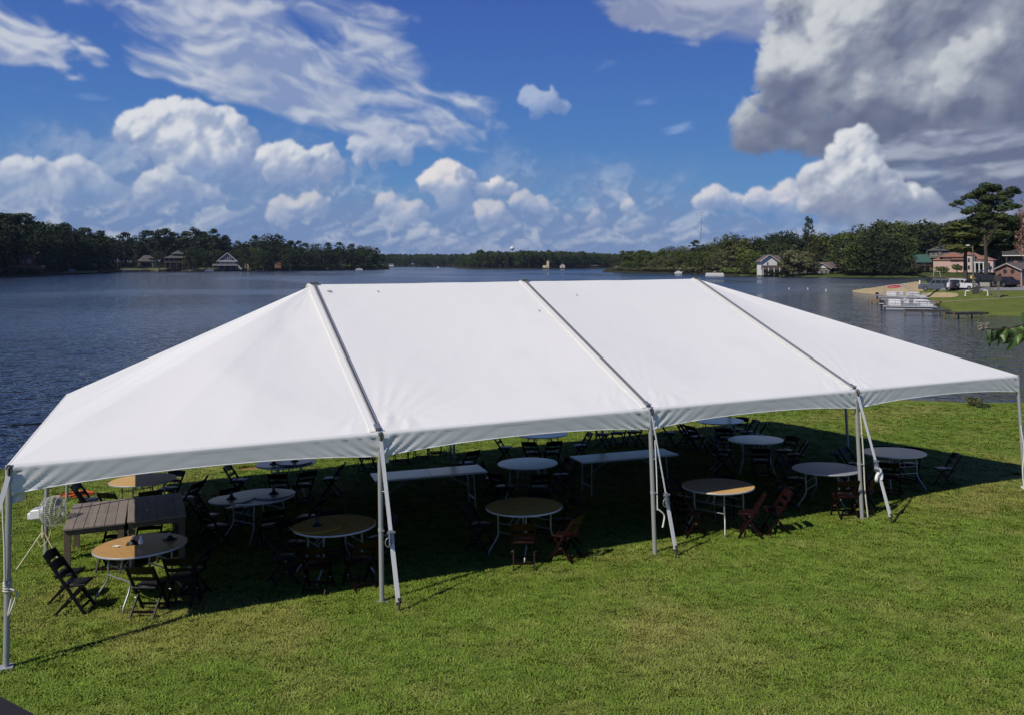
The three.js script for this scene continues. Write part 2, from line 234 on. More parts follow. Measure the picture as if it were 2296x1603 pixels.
// textures: fn(x, y) in 0..1 -> [r, g, b] linear, or one number
function tex(n, m, fn, rep = 1, data = false) {
  const d = new Uint8Array(n * m * 4), enc = c => { c = Math.min(1, Math.max(0, c)); return 255 * (c <= 0.0031308 ? 12.92 * c : 1.055 * Math.pow(c, 1 / 2.4) - 0.055); };
  for (let j = 0; j < m; j++) for (let i = 0; i < n; i++) { const v = fn(i / n, j / m), o = (j * n + i) * 4; for (let k = 0; k < 3; k++) { const q = Array.isArray(v) ? v[k] : v; d[o + k] = data ? Math.min(255, Math.max(0, q * 255)) : enc(q); } d[o + 3] = 255; }
  const t = new THREE.DataTexture(d, n, m); t.wrapS = t.wrapT = THREE.RepeatWrapping; t.magFilter = THREE.LinearFilter; t.minFilter = THREE.LinearMipmapLinearFilter; t.generateMipmaps = true; t.repeat.set(rep, rep); if (!data) t.colorSpace = THREE.SRGBColorSpace; t.needsUpdate = true; return t;
}
// noise that repeats every 1 in x and y
const tnoise = (x, y, f, seed) => { const X = x * f, Y = y * f, xi = Math.floor(X), yi = Math.floor(Y), fx = X - xi, fy = Y - yi, u = fx * fx * (3 - 2 * fx), v = fy * fy * (3 - 2 * fy), h = (a, b) => hash2(((a % f) + f) % f + seed * 131, ((b % f) + f) % f + seed * 57); const a = h(xi, yi), b = h(xi + 1, yi), c = h(xi, yi + 1), d = h(xi + 1, yi + 1); return a + (b - a) * u + (c - a) * v + (a - b - c + d) * u * v; };
const tfbm = (x, y, f, seed, o = 4) => { let s = 0, a = 0.5, n = 0; for (let i = 0; i < o; i++) { s += a * tnoise(x, y, f << i, seed + i); n += a; a *= 0.55; } return s / n; };
const matte = (r, g, b, rough, more = {}) => { const m = new THREE.MeshPhysicalMaterial({ roughness: rough, specularIntensity: 0.15, ...more }); m.color.setRGB(r, g, b); return m; };
const mat = (r, g, b, rough = 0.8, more = {}) => { const m = new THREE.MeshStandardMaterial({ roughness: rough, ...more }); m.color.setRGB(r, g, b); return m; };
const col3 = (a, b, t) => [a[0] + (b[0] - a[0]) * t, a[1] + (b[1] - a[1]) * t, a[2] + (b[2] - a[2]) * t];
const rnd = rng(20240);

// ---------- materials ----------
const woodGrain = (sx, sy, a, b, seed) => tex(256, 256, (x, y) => { const w = tfbm(x, y, 3, seed, 3) * 0.25, g = tfbm(x, y * 0 + 0.5 + w, sx, seed + 3, 3) * 0.55 + tnoise(x, y, sy, seed + 9) * 0.12 + tfbm(x, y, 4, seed + 5, 3) * 0.33; return col3(a, b, Math.min(1, Math.max(0, (g - 0.25) * 2))); });
const M = {
  vinyl: mat(1, 1, 1, 0.42, { map: tex(512, 512, (x, y) => { const d = tfbm(x, y, 5, 3, 5), s = tnoise(x, y, 97, 8); return [0.835, 0.82, 0.745].map(v => v - 0.028 * sstep(0.5, 0.85, d) - (s > 0.93 ? 0.05 * (s - 0.93) / 0.07 : 0)); }, 0.21), bumpMap: tex(256, 256, (x, y) => tfbm(x, y, 6, 44, 4), 0.35, true), bumpScale: 0.006 }),
  valance: mat(0.74, 0.735, 0.70, 0.55),
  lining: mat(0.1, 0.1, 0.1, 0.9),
  alu: mat(0.40, 0.40, 0.39, 0.5, { metalness: 0.35 }),
  aluDull: mat(0.4, 0.41, 0.42, 0.55, { metalness: 0.3 }),
  keder: mat(0.30, 0.31, 0.32, 0.5, { metalness: 0.2 }), groove: mat(0.05, 0.05, 0.055, 0.8),
  steel: mat(0.35, 0.36, 0.37, 0.45, { metalness: 0.7 }), iron: mat(0.05, 0.045, 0.04, 0.75), strap: mat(0.72, 0.72, 0.7, 0.8), rope: mat(0.6, 0.58, 0.5, 0.9), cloth: mat(0.75, 0.75, 0.74, 0.9),
  ply: mat(1, 1, 1, 0.32, { map: woodGrain(24, 90, [0.50, 0.27, 0.09], [0.62, 0.38, 0.15], 11) }),
  plyPale: matte(1, 1, 1, 0.5, { map: woodGrain(24, 90, [0.54, 0.33, 0.12], [0.66, 0.43, 0.18], 12) }),
  plyWorn: matte(1, 1, 1, 0.65, { map: woodGrain(20, 80, [0.50, 0.28, 0.05], [0.62, 0.38, 0.085], 13) }),
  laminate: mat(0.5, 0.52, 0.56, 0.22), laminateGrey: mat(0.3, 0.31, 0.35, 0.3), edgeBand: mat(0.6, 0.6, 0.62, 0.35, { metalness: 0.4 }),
  plank: mat(1, 1, 1, 0.6, { map: woodGrain(18, 60, [0.19, 0.155, 0.135], [0.27, 0.23, 0.2], 14) }), plankLeg: mat(1, 1, 1, 0.7, { map: woodGrain(18, 60, [0.10, 0.075, 0.05], [0.16, 0.125, 0.09], 15) }),
  blackWood: matte(0.003, 0.003, 0.0042, 0.5, { specularIntensity: 0.5 }), mahogany: matte(0.0105, 0.0013, 0.0013, 0.5, { specularIntensity: 0.4 }), padBlack: mat(0.016, 0.016, 0.022, 0.4), hinge: mat(0.5, 0.5, 0.5, 0.35, { metalness: 0.8 }),
  fanWhite: mat(0.72, 0.73, 0.74, 0.4), fanGrey: mat(0.35, 0.36, 0.4, 0.5), fanWire: mat(0.55, 0.58, 0.55, 0.4), cream: mat(0.55, 0.5, 0.3, 0.6), orange: mat(0.7, 0.12, 0.03, 0.6), castBlack: mat(0.015, 0.015, 0.018, 0.5),
  clear: new THREE.MeshPhysicalMaterial({ transmission: 1, roughness: 0.1, thickness: 0, color: 0xeef4f8 }), whitePlastic: mat(0.8, 0.8, 0.8, 0.4), paper: mat(0.75, 0.78, 0.72, 0.9),
  deck: mat(1, 1, 1, 0.85, { map: woodGrain(16, 60, [0.008, 0.005, 0.006], [0.018, 0.012, 0.014], 16) }),
};

// ---------- water ----------
{
  const wb = tex(1024, 1024, (x, y) => { const r = tfbm(x + 0.13 * tfbm(x, y, 5, 71, 2), y * 1.0, 14, 61, 6), r2 = tfbm(x, y, 40, 65, 4); return 0.55 * (1 - Math.abs(2 * r - 1)) + 0.45 * r2; }, 1 / 26, true);
  const wr = tex(512, 512, (x, y) => { const n = tfbm(x, y, 5, 81, 5); return [0, 0.07 + 0.16 * sstep(0.35, 0.65, n), 0]; }, 1 / 420, true);
  const m = new THREE.MeshPhysicalMaterial({ color: new THREE.Color().setRGB(0.014, 0.021, 0.034), roughness: 1, roughnessMap: wr, bumpMap: wb, bumpScale: 0.29, ior: 1.33 });
  const g = new THREE.PlaneGeometry(9000, 7000, 1, 1).rotateX(-Math.PI / 2).translate(900, WATER, -3300);
  const o = struct('water', g, m);
}
// a stretch of shore: waterline points (seen at px, py), land rising behind it
function shore(name, pts, inland, rise, m, bank = 0.5) {
  const W = pts.map(([x, y, d, r]) => { const p = onY(x, y, WATER), f = V(p.x - EYE.x, 0, p.z - EYE.z).normalize(); return { p, f, d: d ?? inland, r: r ?? rise }; }), n = W.length - 1, cuts = [[-2, -1.2], [0, 0.05], [0.6, bank], [4, bank + 0.25], [0.25, 0.3], [0.6, 0.75], [1, 1]];
  const g = grid(n * 4, cuts.length - 1, (u, v) => {
    const t = u * n, i = Math.min(n - 1, Math.floor(t)), k = t - i, A = W[i], B = W[i + 1], c = cuts[Math.round(v * (cuts.length - 1))], ci = Math.round(v * (cuts.length - 1));
    const p = A.p.clone().lerp(B.p, k), f = A.f.clone().lerp(B.f, k), d = A.d + (B.d - A.d) * k, r = A.r + (B.r - A.r) * k, off = ci < 4 ? c[0] : 4 + c[0] * d, h = ci < 4 ? c[1] : bank + 0.25 + c[1] * r;
    const j = (vnoise(p.x * 0.11, p.z * 0.11) - 0.5) * Math.min(3, d * 0.05);
    return V(p.x + f.x * (off + j), WATER + h + (ci > 3 ? (vnoise(p.x * 0.03 + ci * 7, p.z * 0.03) - 0.5) * r * 0.3 : 0), p.z + f.z * (off + j));
  });
  return struct(name, g, m);
}
const grassFar = matte(1, 1, 1, 0.95, { map: tex(256, 256, (x, y) => { const n = tfbm(x, y, 6, 21, 5), k = tnoise(x, y, 120, 4); return col3(col3([0.045, 0.065, 0.016], [0.08, 0.105, 0.025], n), [0.13, 0.12, 0.045], sstep(0.55, 0.8, n) * 0.5).map(c => c * (0.8 + 0.4 * k)); }, 1 / 9) });
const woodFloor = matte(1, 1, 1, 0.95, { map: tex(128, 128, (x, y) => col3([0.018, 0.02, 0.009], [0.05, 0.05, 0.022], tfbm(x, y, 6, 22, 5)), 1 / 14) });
const sandM = matte(1, 1, 1, 0.95, { map: tex(256, 256, (x, y) => { const n = tfbm(x, y, 5, 31, 5); return col3([0.37, 0.28, 0.145], [0.49, 0.39, 0.225], n); }, 1 / 11) });
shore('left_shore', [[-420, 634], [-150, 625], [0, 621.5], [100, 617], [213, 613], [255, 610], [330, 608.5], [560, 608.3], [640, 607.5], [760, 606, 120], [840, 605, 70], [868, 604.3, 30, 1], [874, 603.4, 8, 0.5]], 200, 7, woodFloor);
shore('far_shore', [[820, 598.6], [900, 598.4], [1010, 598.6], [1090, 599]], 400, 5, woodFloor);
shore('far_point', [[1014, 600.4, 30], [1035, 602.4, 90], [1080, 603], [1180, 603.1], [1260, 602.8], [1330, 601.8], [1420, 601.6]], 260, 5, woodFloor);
shore('right_shore', [[1352, 611.2, 10, 0.4], [1375, 611.6, 80, 3], [1440, 611.8], [1520, 613], [1585, 615], [1625, 618], [1660, 618.8]], 190, 9, woodFloor);
shore('right_shore', [[1660, 618.8], [1700, 619.5], [1780, 621], [1900, 622], [2060, 622.5], [2180, 621], [2330, 620], [2480, 619], [2700, 618]], 190, 9, grassFar);
// ---------- the lawn by the lake ----------
const SHORE = [[-90, -17], [-45, -15.6], [-20, -15], [-8, -14.8], [-1.9, -14.6], [4, -14.5], [10, -14.3], [16, -14.2], [20, -14.0], [23, -13.5], [26, -12.4], [27.9, -11.2], [30.1, -8.4], [32, -5], [34.5, 0], [39, 8], [46, 18], [58, 30], [80, 46]];
const soil = [[575, 1049, 0.75, 0.55], [165, 1113, 0.6, 0.4], [2275, 1072, 0.5, 0.3]].map(([x, y, rx, rz]) => { const p = onLawn(x, y); return [p.x, p.z, rx, rz]; });
const bare = (x, z) => { let s = 0; for (const [a, b, rx, rz] of soil) { const d = Math.hypot((x - a) / rx, (z - b) / rz) + (vnoise(x * 3.1, z * 3.1) - 0.5) * 0.9; s = Math.max(s, sstep(1.05, 0.6, d)); } return s; };
const dryness = (x, z) => 0.12 + sstep(0.5, 0.78, fbm(x * 0.42 + 5, z * 0.42, 4)) * 0.6 + sstep(0.56, 0.7, fbm(x * 1.7, z * 1.7 + 3, 3)) * 0.35;
const lawnY = (x, z) => (vnoise(x * 0.35, z * 0.35) - 0.5) * 0.05;
const shoreCurve = new THREE.CatmullRomCurve3(SHORE.map(([x, z]) => V(x, 0, z)), false, 'centripetal');
const lawnM = matte(1, 1, 1, 0.95, { vertexColors: true, map: tex(1024, 1024, (x, y) => { const k = tfbm(x, y, 150, 51, 2), n = tfbm(x, y, 24, 52, 3), b = tfbm(x, y, 5, 53, 3); const t = Math.min(1, Math.max(0, (k - 0.2) * 1.5)); return col3([0.07, 0.11, 0.012], [0.185, 0.24, 0.034], t).map((c, i) => c * (0.72 + 0.35 * n + 0.25 * b) * (i === 0 ? 1 + 0.3 * (b - 0.5) : 1)); }, 1 / 4.1), bumpMap: tex(512, 512, (x, y) => tfbm(x, y, 90, 54, 2), 1 / 2.3, true), bumpScale: 0.008 });
{
  const NV = 90, g = grid(320, NV, (u, v) => {
    const s = shoreCurve.getPointAt(Math.min(1, u)), jag = (vnoise(s.x * 0.9, s.z * 0.9) - 0.5) * 0.5 + (vnoise(s.x * 3.1, s.z * 3.1) - 0.5) * 0.16, bx = THREE.MathUtils.lerp(-70, 60, u), bz = 60, row = Math.round(v * NV);
    const k = Math.max(0, row - 3) / (NV - 3), t = Math.pow(k, 1.5), x = s.x + (bx - s.x) * t, z = s.z + (bz - s.z) * t;
    if (row === 0) return V(s.x, -1.9, s.z - 0.5 + jag);
    if (row === 1) return V(s.x, -0.75, s.z - 0.3 + jag);
    if (row === 2) return V(s.x, -0.07, s.z - 0.1 + jag);
    return V(x, lawnY(x, z), z + jag * (1 - Math.min(1, t * 40)));
  });
  const p = g.attributes.position, c = new Float32Array(p.count * 3);
  for (let i = 0; i < p.count; i++) { const x = p.getX(i), z = p.getZ(i), b = bare(x, z), d = dryness(x, z); let q = col3([1, 1, 1], [1.35, 1.02, 1.25], d); q = col3(q, [2.1, 0.85, 2.2], b); c.set(q, i * 3); }
  g.setAttribute('color', new THREE.BufferAttribute(c, 3));
  const o = struct('lawn', g, lawnM); o.quaternion.copy(TILT);
}
{ // grass blades, in tufts
  const pos = [], nor = [], R = rng(77);
  for (let b = 0; b < 9; b++) {
    const a = R() * 6.283, l = 0.03 + R() * 0.03, w = 0.0035 + R() * 0.003, lean = 0.75 + R() * 0.5, x0 = (R() - 0.5) * 0.09, z0 = (R() - 0.5) * 0.09, cx = Math.cos(a), cz = Math.sin(a);
    const P = [[x0 - cz * w, 0, z0 + cx * w], [x0 + cz * w, 0, z0 - cx * w], [x0 + cx * l * lean * 0.4 + cz * w * 0.8, l * 0.55, z0 + cz * l * lean * 0.4 - cx * w * 0.8], [x0 + cx * l * lean * 0.4 - cz * w * 0.8, l * 0.55, z0 + cz * l * lean * 0.4 + cx * w * 0.8], [x0 + cx * l * lean, l * 0.75, z0 + cz * l * lean]];
    for (const t of [[0, 2, 1], [0, 3, 2], [3, 4, 2]]) for (const k of t) { pos.push(...P[k]); nor.push(-cx * 0.2, 0.97, -cz * 0.2); }
  }
  const g = new THREE.BufferGeometry(); g.setAttribute('position', new THREE.Float32BufferAttribute(pos, 3)); g.setAttribute('normal', new THREE.Float32BufferAttribute(nor, 3)); g.setAttribute('uv', new THREE.Float32BufferAttribute(new Float32Array(pos.length / 3 * 2), 2));
  const spots = [], c = new THREE.Color(), m4 = new THREE.Matrix4(), q = new THREE.Quaternion(), e = new THREE.Euler();
  const cam = EYEL, N = 380000; let guard = 0;
  while (spots.length < N && guard++ < 4e6) {
    const x = -8 + R() * 42, z = -15 + R() * 25, dx = x - cam.x, dz = z - cam.z, f = dx * 0.41 - dz * 0.912, s = dx * 0.912 + dz * 0.41, dist = Math.hypot(dx, dz);
    if (f < 4 || Math.abs(s) > f * 0.74 + 1.5) continue;
    if (dist > 13 && R() > Math.pow(13 / dist, 1.3)) continue;
    if (z < -14.2 || (x > 22 && z < -13.6 + (x - 22) * 0.62) || bare(x, z) > 0.4 + 0.5 * R()) continue;
    spots.push([x, z, dist]);
  }
  const o = new THREE.InstancedMesh(g, matte(1, 1, 1, 0.8, { side: THREE.DoubleSide, specularIntensity: 0.35 }), spots.length); o.name = 'grass'; o.castShadow = o.receiveShadow = true;
  spots.forEach(([x, z, dist], i) => {
    const k = 0.7 + R() * 0.5 + dist * 0.012; e.set((R() - 0.5) * 0.3, R() * 6.283, (R() - 0.5) * 0.3); q.setFromEuler(e); m4.compose(V(x, lawnY(x, z) - 0.004, z), q, V(k * 1.15, k * (0.75 + 0.5 * vnoise(x * 2.3, z * 2.3)), k * 1.15)); o.setMatrixAt(i, m4);
    const d = Math.min(1, dryness(x, z) + (R() < 0.13 ? 0.6 : 0)), v = 0.68 + R() * 0.68, q3 = col3([0.138, 0.226, 0.024], [0.31, 0.29, 0.08], d * 0.75); o.setColorAt(i, c.setRGB(q3[0] * v, q3[1] * v, q3[2] * v));
  });
  o.quaternion.copy(TILT); scene.add(o); tag(o, 'short thick green lawn grass with dry patches around the white tent', 'grass'); o.userData.kind = 'stuff';
}

// ---------- the tent ----------
const S = 4.46, WID = 9.27, EH = 2.3, RH = 4.48;
const tent = thing('frame_tent', 'long white frame tent with hipped roof and scalloped valance on the lawn by the lake', 'tent');
onto(tent, 0, 0);
const eN = i => V(i * S, EH, 0), eF = i => V(i * S, EH, -WID), rg = i => V(i * S, RH, -WID / 2);
{
  // roof panels: sheets between the rafters, a little slack, creased towards the corners
  const sheetOf = (a, b, c, d, sag, seed, crease) => {                       // a, b along the eave; d, c above them
    const n = b.clone().sub(a).cross(d.clone().sub(a)); if (n.lengthSq() < 1e-6) n.copy(b.clone().sub(a).cross(c.clone().sub(a))); n.normalize(); if (n.y < 0) n.negate();
    return grid(64, 48, (u, v) => {
      const lo = a.clone().lerp(b, u), hi = d.clone().lerp(c, u), p = lo.lerp(hi, v);
      let k = -sag * Math.sin(Math.PI * u) * Math.sin(Math.PI * Math.min(1, v * 0.94 + 0.03)) + (fbm(u * 5 + seed, v * 5, 3) - 0.5) * 0.012 * Math.sin(Math.PI * u);
      if (seed === 1) { const dd = v - 0.52 * (1 - u); k += 0.075 * Math.max(0, 1 - Math.abs(dd) / 0.4) * Math.min(1, u * 3.2) * Math.min(1, (1 - u) * 2.2) * sstep(0, 0.1, v); }
      for (const cr of crease) { const du = (u - cr[0]) * a.distanceTo(b), dv = v * lo.distanceTo(hi); const L = Math.hypot(a.distanceTo(b) * Math.abs(u - cr[0]), v * 5.1), ang = Math.atan2(v * 5.1, Math.abs(du) + 1e-4); k += cr[1] * 0.019 * Math.sin(ang * cr[2]) * Math.exp(-L / 0.5) * sstep(0, 0.12, L) * sstep(0.0, 0.04, u) * sstep(1, 0.96, u); }
      return p.addScaledVector(n, k);
    });
  };
  const up = V(0, 0.012, 0);
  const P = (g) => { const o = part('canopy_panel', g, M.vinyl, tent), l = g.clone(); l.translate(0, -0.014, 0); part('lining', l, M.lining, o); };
  const a = (p) => p.clone().add(up);
  P(sheetOf(a(eN(0)), a(eN(1)), a(rg(1)), a(rg(1)), 0.03, 1, [[1, 0.8, 26]]));
  P(sheetOf(a(eN(1)), a(eN(2)), a(rg(2)), a(rg(1)), 0.07, 2, [[0, 2.2, 34], [1, 0.9, 40]]));
  P(sheetOf(a(eN(2)), a(eN(3)), a(rg(3)), a(rg(2)), 0.07, 3, [[0, 1.2, 44], [1, 0.8, 30]]));
  P(sheetOf(a(eN(3)), a(eN(4)), a(rg(3)), a(rg(3)), 0.04, 4, [[0, 1, 30]]));
  P(sheetOf(a(eF(1)), a(eF(0)), a(rg(1)), a(rg(1)), 0.03, 5, [])); P(sheetOf(a(eF(2)), a(eF(1)), a(rg(1)), a(rg(2)), 0.06, 6, [])); P(sheetOf(a(eF(3)), a(eF(2)), a(rg(2)), a(rg(3)), 0.06, 7, [])); P(sheetOf(a(eF(4)), a(eF(3)), a(rg(3)), a(rg(3)), 0.03, 8, []));
  // the left end, pulled into long folds along the hips
  const endL = grid(80, 60, (u, v) => { const p = a(eF(0)).lerp(a(eN(0)), u).lerp(a(rg(1)), v), w = (1 - v) * WID; const k = 0.03 * Math.sin(Math.PI * u) * Math.sin(Math.PI * v) + 0.05 * Math.exp(-Math.pow((u - 0.72) / 0.1, 2)) * Math.sin(Math.PI * v) - 0.03 * Math.exp(-Math.pow((u - 0.55) / 0.07, 2)) * Math.sin(Math.PI * v) + 0.018 * Math.sin(u * 46) * sstep(0.1, 0.5, v) * sstep(1, 0.8, v) * sstep(0.2, 0.5, u) * sstep(1, 0.85, u); return p.add(V(-0.45 * k, 0.9 * k, 0)); });
  P(endL); P(sheetOf(a(eN(4)), a(eF(4)), a(rg(3)), a(rg(3)), 0.04, 9, []));
  // valances, scalloped between the legs, wrinkled near them
  const valance = (p, q, seed, out, mid = false, cr = 1, hang = 1) => {
    const L = p.distanceTo(q), d = q.clone().sub(p).normalize();
    const g = grid(Math.round(L * 26), 14, (u, v) => {
      const x = u * L, e = Math.min(x, L - x), drop = mid ? 0.33 : (0.245 + 0.1 * Math.pow(Math.abs(2 * u - 1), 2.2)) * hang;
      const fold = Math.exp(-e / 0.36) * Math.sin((e * 0.62 + v * 0.16 * (0.5 + v)) * 52 + seed) * 0.019 * cr * sstep(0, 0.08, e) + Math.exp(-e / 0.9) * Math.sin((e * 0.5 + v * 0.3) * 31 + seed * 2) * 0.004 * cr + (fbm(x * 1.1 + seed, v * 1.2, 3) - 0.5) * 0.010 + (fbm(x * 4 + seed, v * 1.3 + x, 2) - 0.5) * 0.003;
      return p.clone().addScaledVector(d, x).add(V(0, 0.016 - drop * v, 0)).addScaledVector(out, (0.034 - 0.02 * v) * sstep(0, 0.1, v) + fold * (0.3 + 0.7 * v) * sstep(0, 0.25, v));
    });
    const o = part('valance', g, M.valance, tent);
    // hem
    const hp = []; for (let i = 0; i <= 40; i++) { const u = i / 40, k = Math.round(u * Math.round(L * 26)) + 14 * (Math.round(L * 26) + 1), A = g.attributes.position; hp.push(V(A.getX(k), A.getY(k), A.getZ(k))); }
    part('hem', tube(hp, 0.007, 80, 5), M.valance, o);
  };
  const nz = V(0, 0, 1), fz = V(0, 0, -1), lx = V(-1, 0, 0), rx = V(1, 0, 0);
  for (let i = 0; i < 4; i++) { valance(eN(i), eN(i + 1), i * 2.1, nz, false, [1.1, 1.5, 1.4, 0.9][i]); valance(eF(i), eF(i + 1), i * 1.7 + 9, fz); }
  for (const [A, B, o] of [[eN(0), eF(0), lx], [eN(4), eF(4), rx]]) { const m = A.clone().lerp(B, 0.5); valance(A, m, 3, o, false, 1, o === lx ? 0.3 : 1); valance(m, B, 5, o, false, 1, o === lx ? 0.3 : 1); }
  // aluminium frame under the roof
  const eave = (p, q) => part('eave_pipe', rod(p, q, 0.028), M.alu, tent), dn = V(0, -0.06, 0), b = p => p.clone().add(dn);
  for (let i = 0; i < 4; i++) { eave(b(eN(i)), b(eN(i + 1))); eave(b(eF(i)), b(eF(i + 1))); }
  const mL = V(0, EH, -WID / 2), mR = V(4 * S, EH, -WID / 2);
  eave(b(eN(0)), b(mL)); eave(b(mL), b(eF(0))); eave(b(eN(4)), b(mR)); eave(b(mR), b(eF(4)));
  const rp = (p, q, n = 'rafter_pipe') => part(n, rod(b(p), b(q).add(V(0, -0.03, 0)), 0.028), M.alu, tent);
  for (let i = 1; i < 4; i++) { rp(eN(i), rg(i)); rp(eF(i), rg(i)); }
  for (const e of [eN(0), eF(0), mL]) rp(e, rg(1)); for (const e of [eN(4), eF(4), mR]) rp(e, rg(3));
  rp(rg(1), rg(2), 'ridge_pipe'); rp(rg(2), rg(3), 'ridge_pipe');
  // laced seams that run down the roof over the rafters
  for (let i = 1; i < 4; i++) for (const [e, s] of [[eN(i), 1], [eF(i), -1]]) {
    const A = rg(i).add(V(0, 0.03, 0)), B = e.clone().add(V(0, 0.028, 0)), sl = B.clone().sub(A).normalize(), n = V(1, 0, 0).cross(sl).normalize(); if (n.y < 0) n.negate();
    const sh = (x, y) => [A.clone().add(V(x, 0, 0)).addScaledVector(n, y), B.clone().add(V(x, 0, 0)).addScaledVector(n, y)];
    const o = part('roof_seam', [bar(...sh(-0.021, 0.004), 0.016, 0.014, n), bar(...sh(0.021, 0.004), 0.016, 0.014, n)], M.keder, tent);
    part('seam_gap', bar(...sh(0, 0), 0.03, 0.008, n), M.groove, o);
    part('seam_flap', bar(...sh(-0.09, -0.006), 0.09, 0.006, n), M.vinyl, o);
    part('seam_buckle', [bar(B.clone().add(V(-0.02, 0.02, 0)).addScaledVector(sl, -0.12), B.clone().add(V(-0.02, 0.025, 0)), 0.075, 0.03, n), rod(B.clone().add(V(0.03, 0.04, 0)), B.clone().add(V(-0.05, 0.04, 0)), 0.012)], M.steel, o);
    part('ridge_cap', box(0.16, 0.03, 0.1, i * S, RH + 0.04, -WID / 2), M.keder, o);
  }
  // legs
  const leg = (p, top = EH - 0.04) => {
    const o = part('leg', [rod(V(p.x, 0, p.z), V(p.x, top, p.z), 0.034, 0.034, 14)], M.alu, tent);
    part('base_plate', box(0.15, 0.012, 0.15, p.x, 0.008, p.z), M.aluDull, o);
    part('crown_fitting', rod(V(p.x, top - 0.16, p.z), V(p.x, top + 0.05, p.z), 0.043, 0.043, 14), M.aluDull, o); part('collar', rod(V(p.x, 0.95, p.z), V(p.x, 1.0, p.z), 0.039, 0.039, 14), M.aluDull, o);
    parts('locking_pin', [rod(V(p.x, 0.97, p.z), V(p.x + 0.03, 0.97, p.z + 0.07), 0.008), rod(V(p.x + 0.02, 1.5, p.z + 0.03), V(p.x + 0.05, 1.5, p.z + 0.06), 0.007)], M.steel, o);
    return o;
  };
  for (let i = 0; i < 5; i++) { leg(eN(i)); leg(eF(i)); } leg(mL); leg(mR);
  // straps with ratchets, pegged into the grass
  const strapTo = (x, z0, px, pz, side, k, bundle) => {
    const A = V(x, EH - 0.1, z0 + side * 0.06), B = V(px, 0.13, pz), d = B.clone().sub(A), m = A.clone().addScaledVector(d, k), m2 = A.clone().addScaledVector(d, k + 0.045), nrm = V(0, 0, side);
    const o = part('tie_strap', [bar(A, m, k > 0.5 && bundle === 2 ? 0.022 : 0.052, 0.006, nrm), bar(m2, B, 0.06, 0.012, nrm)], M.strap, tent);
    const u = d.clone().normalize();
    part('ratchet', [bar(m.clone().addScaledVector(u, -0.03), m2.clone().addScaledVector(u, 0.05), 0.07, 0.03, nrm), rod(m.clone().add(V(-0.055, 0, 0.02)), m.clone().add(V(0.055, 0, 0.02)), 0.018), bar(m.clone().add(V(-0.03, 0.02, 0.02 * side)), m2.clone().add(V(-0.045, -0.06, 0.06 * side)), 0.012, 0.05), tube([0, 1, 2, 3, 4, 5].map(i => m2.clone().add(V(-0.05 + 0.045 * Math.cos(i * 1.047), -0.02 + 0.06 * Math.sin(i * 1.047), 0.03 * side))), 0.008, 24, 5, true)], M.steel, o);
    part('strap_hook', [rod(V(x, EH - 0.02, z0 + side * 0.05), A, 0.013), tube([V(x - 0.03, EH - 0.03, z0 + 0.05 * side), V(x, EH + 0.02, z0 + 0.07 * side), V(x + 0.035, EH - 0.05, z0 + 0.06 * side), V(x, EH - 0.11, z0 + 0.06 * side)], 0.008, 14, 5)], M.iron, o);
    part('ground_stake', [rod(V(px - 0.01, -0.2, pz), V(px + 0.015, 0.16, pz + 0.01 * side), 0.014), cyl(0.026, 0.03, px + 0.015, 0.165, pz), rod(V(px - 0.03, 0.11, pz), V(px + 0.04, 0.12, pz), 0.018)], M.iron, o);
    if (bundle === 3) part('knotted_cloth', [tube([m2.clone().add(V(-0.07, 0, 0.03)), m2.clone().add(V(0.02, -0.06, 0.05)), m2.clone().add(V(-0.05, -0.13, 0.04)), m2.clone().add(V(-0.09, -0.2, 0.05)), m2.clone().add(V(-0.06, -0.24, 0.03))], 0.03, 20, 7), tube([m2.clone().add(V(-0.02, -0.04, 0.04)), m2.clone().add(V(0.05, -0.12, 0.04)), m2.clone().add(V(0.03, -0.22, 0.05))], 0.028, 14, 7)], M.cloth, o);
  };
  strapTo(S, 0, 4.56, 0.46, 1, 0.58, 1); strapTo(2 * S, 0, 9.13, 0.27, 1, 0.6, 2); strapTo(3 * S, 0, 13.51, 0.52, 1, 0.55, 3); strapTo(0, 0, -0.5, 0.35, 1, 0.6, 1);
  strapTo(S, -WID, 4.5, -WID - 0.5, -1, 0.58, 1); strapTo(2 * S, -WID, 9.0, -WID - 0.5, -1, 0.6, 1); strapTo(3 * S, -WID, 13.45, -WID - 0.5, -1, 0.55, 1);
  // ropes and strap ends tied round the legs
  const wind = (x, z, y0, y1, turns, r = 0.042) => { const p = []; for (let i = 0; i <= turns * 10; i++) { const t = i / (turns * 10); p.push(V(x + Math.cos(t * turns * 6.283) * r, y0 + (y1 - y0) * t, z + Math.sin(t * turns * 6.283) * r)); } return tube(p, 0.009, turns * 14, 5); };
  part('leg_rope', [wind(0, 0, 0.86, 0.98, 4), tube([V(0.03, 0.9, 0.05), V(0.1, 0.86, 0.08), V(0.07, 0.72, 0.06), V(0.02, 0.6, 0.06), V(0.05, 0.78, 0.05)], 0.011, 24, 5), tube([V(-0.02, 2.2, 0.05), V(-0.05, 1.9, 0.07), V(-0.03, 1.4, 0.06), V(-0.02, 0.95, 0.05)], 0.012, 24, 5)], M.rope, tent);
  part('leg_rope', [tube([V(2 * S + 0.05, 0.72, 0.04), V(2 * S + 0.1, 0.68, 0.05), V(2 * S + 0.17, 0.6, 0.05), V(2 * S + 0.15, 0.48, 0.05), V(2 * S + 0.13, 0.42, 0.05)], 0.014, 20, 5), tube([V(2 * S + 0.05, 1.8, 0.045), V(2 * S + 0.055, 1.2, 0.05), V(2 * S + 0.05, 0.7, 0.045)], 0.01, 10, 5)], M.strap, tent);
  part('leg_rope', [tube([V(3 * S + 0.05, 1.9, 0.04), V(3 * S + 0.06, 1.2, 0.05), V(3 * S + 0.06, 0.5, 0.045), V(3 * S + 0.09, 0.03, 0.05)], 0.013, 18, 5)], M.rope, tent);
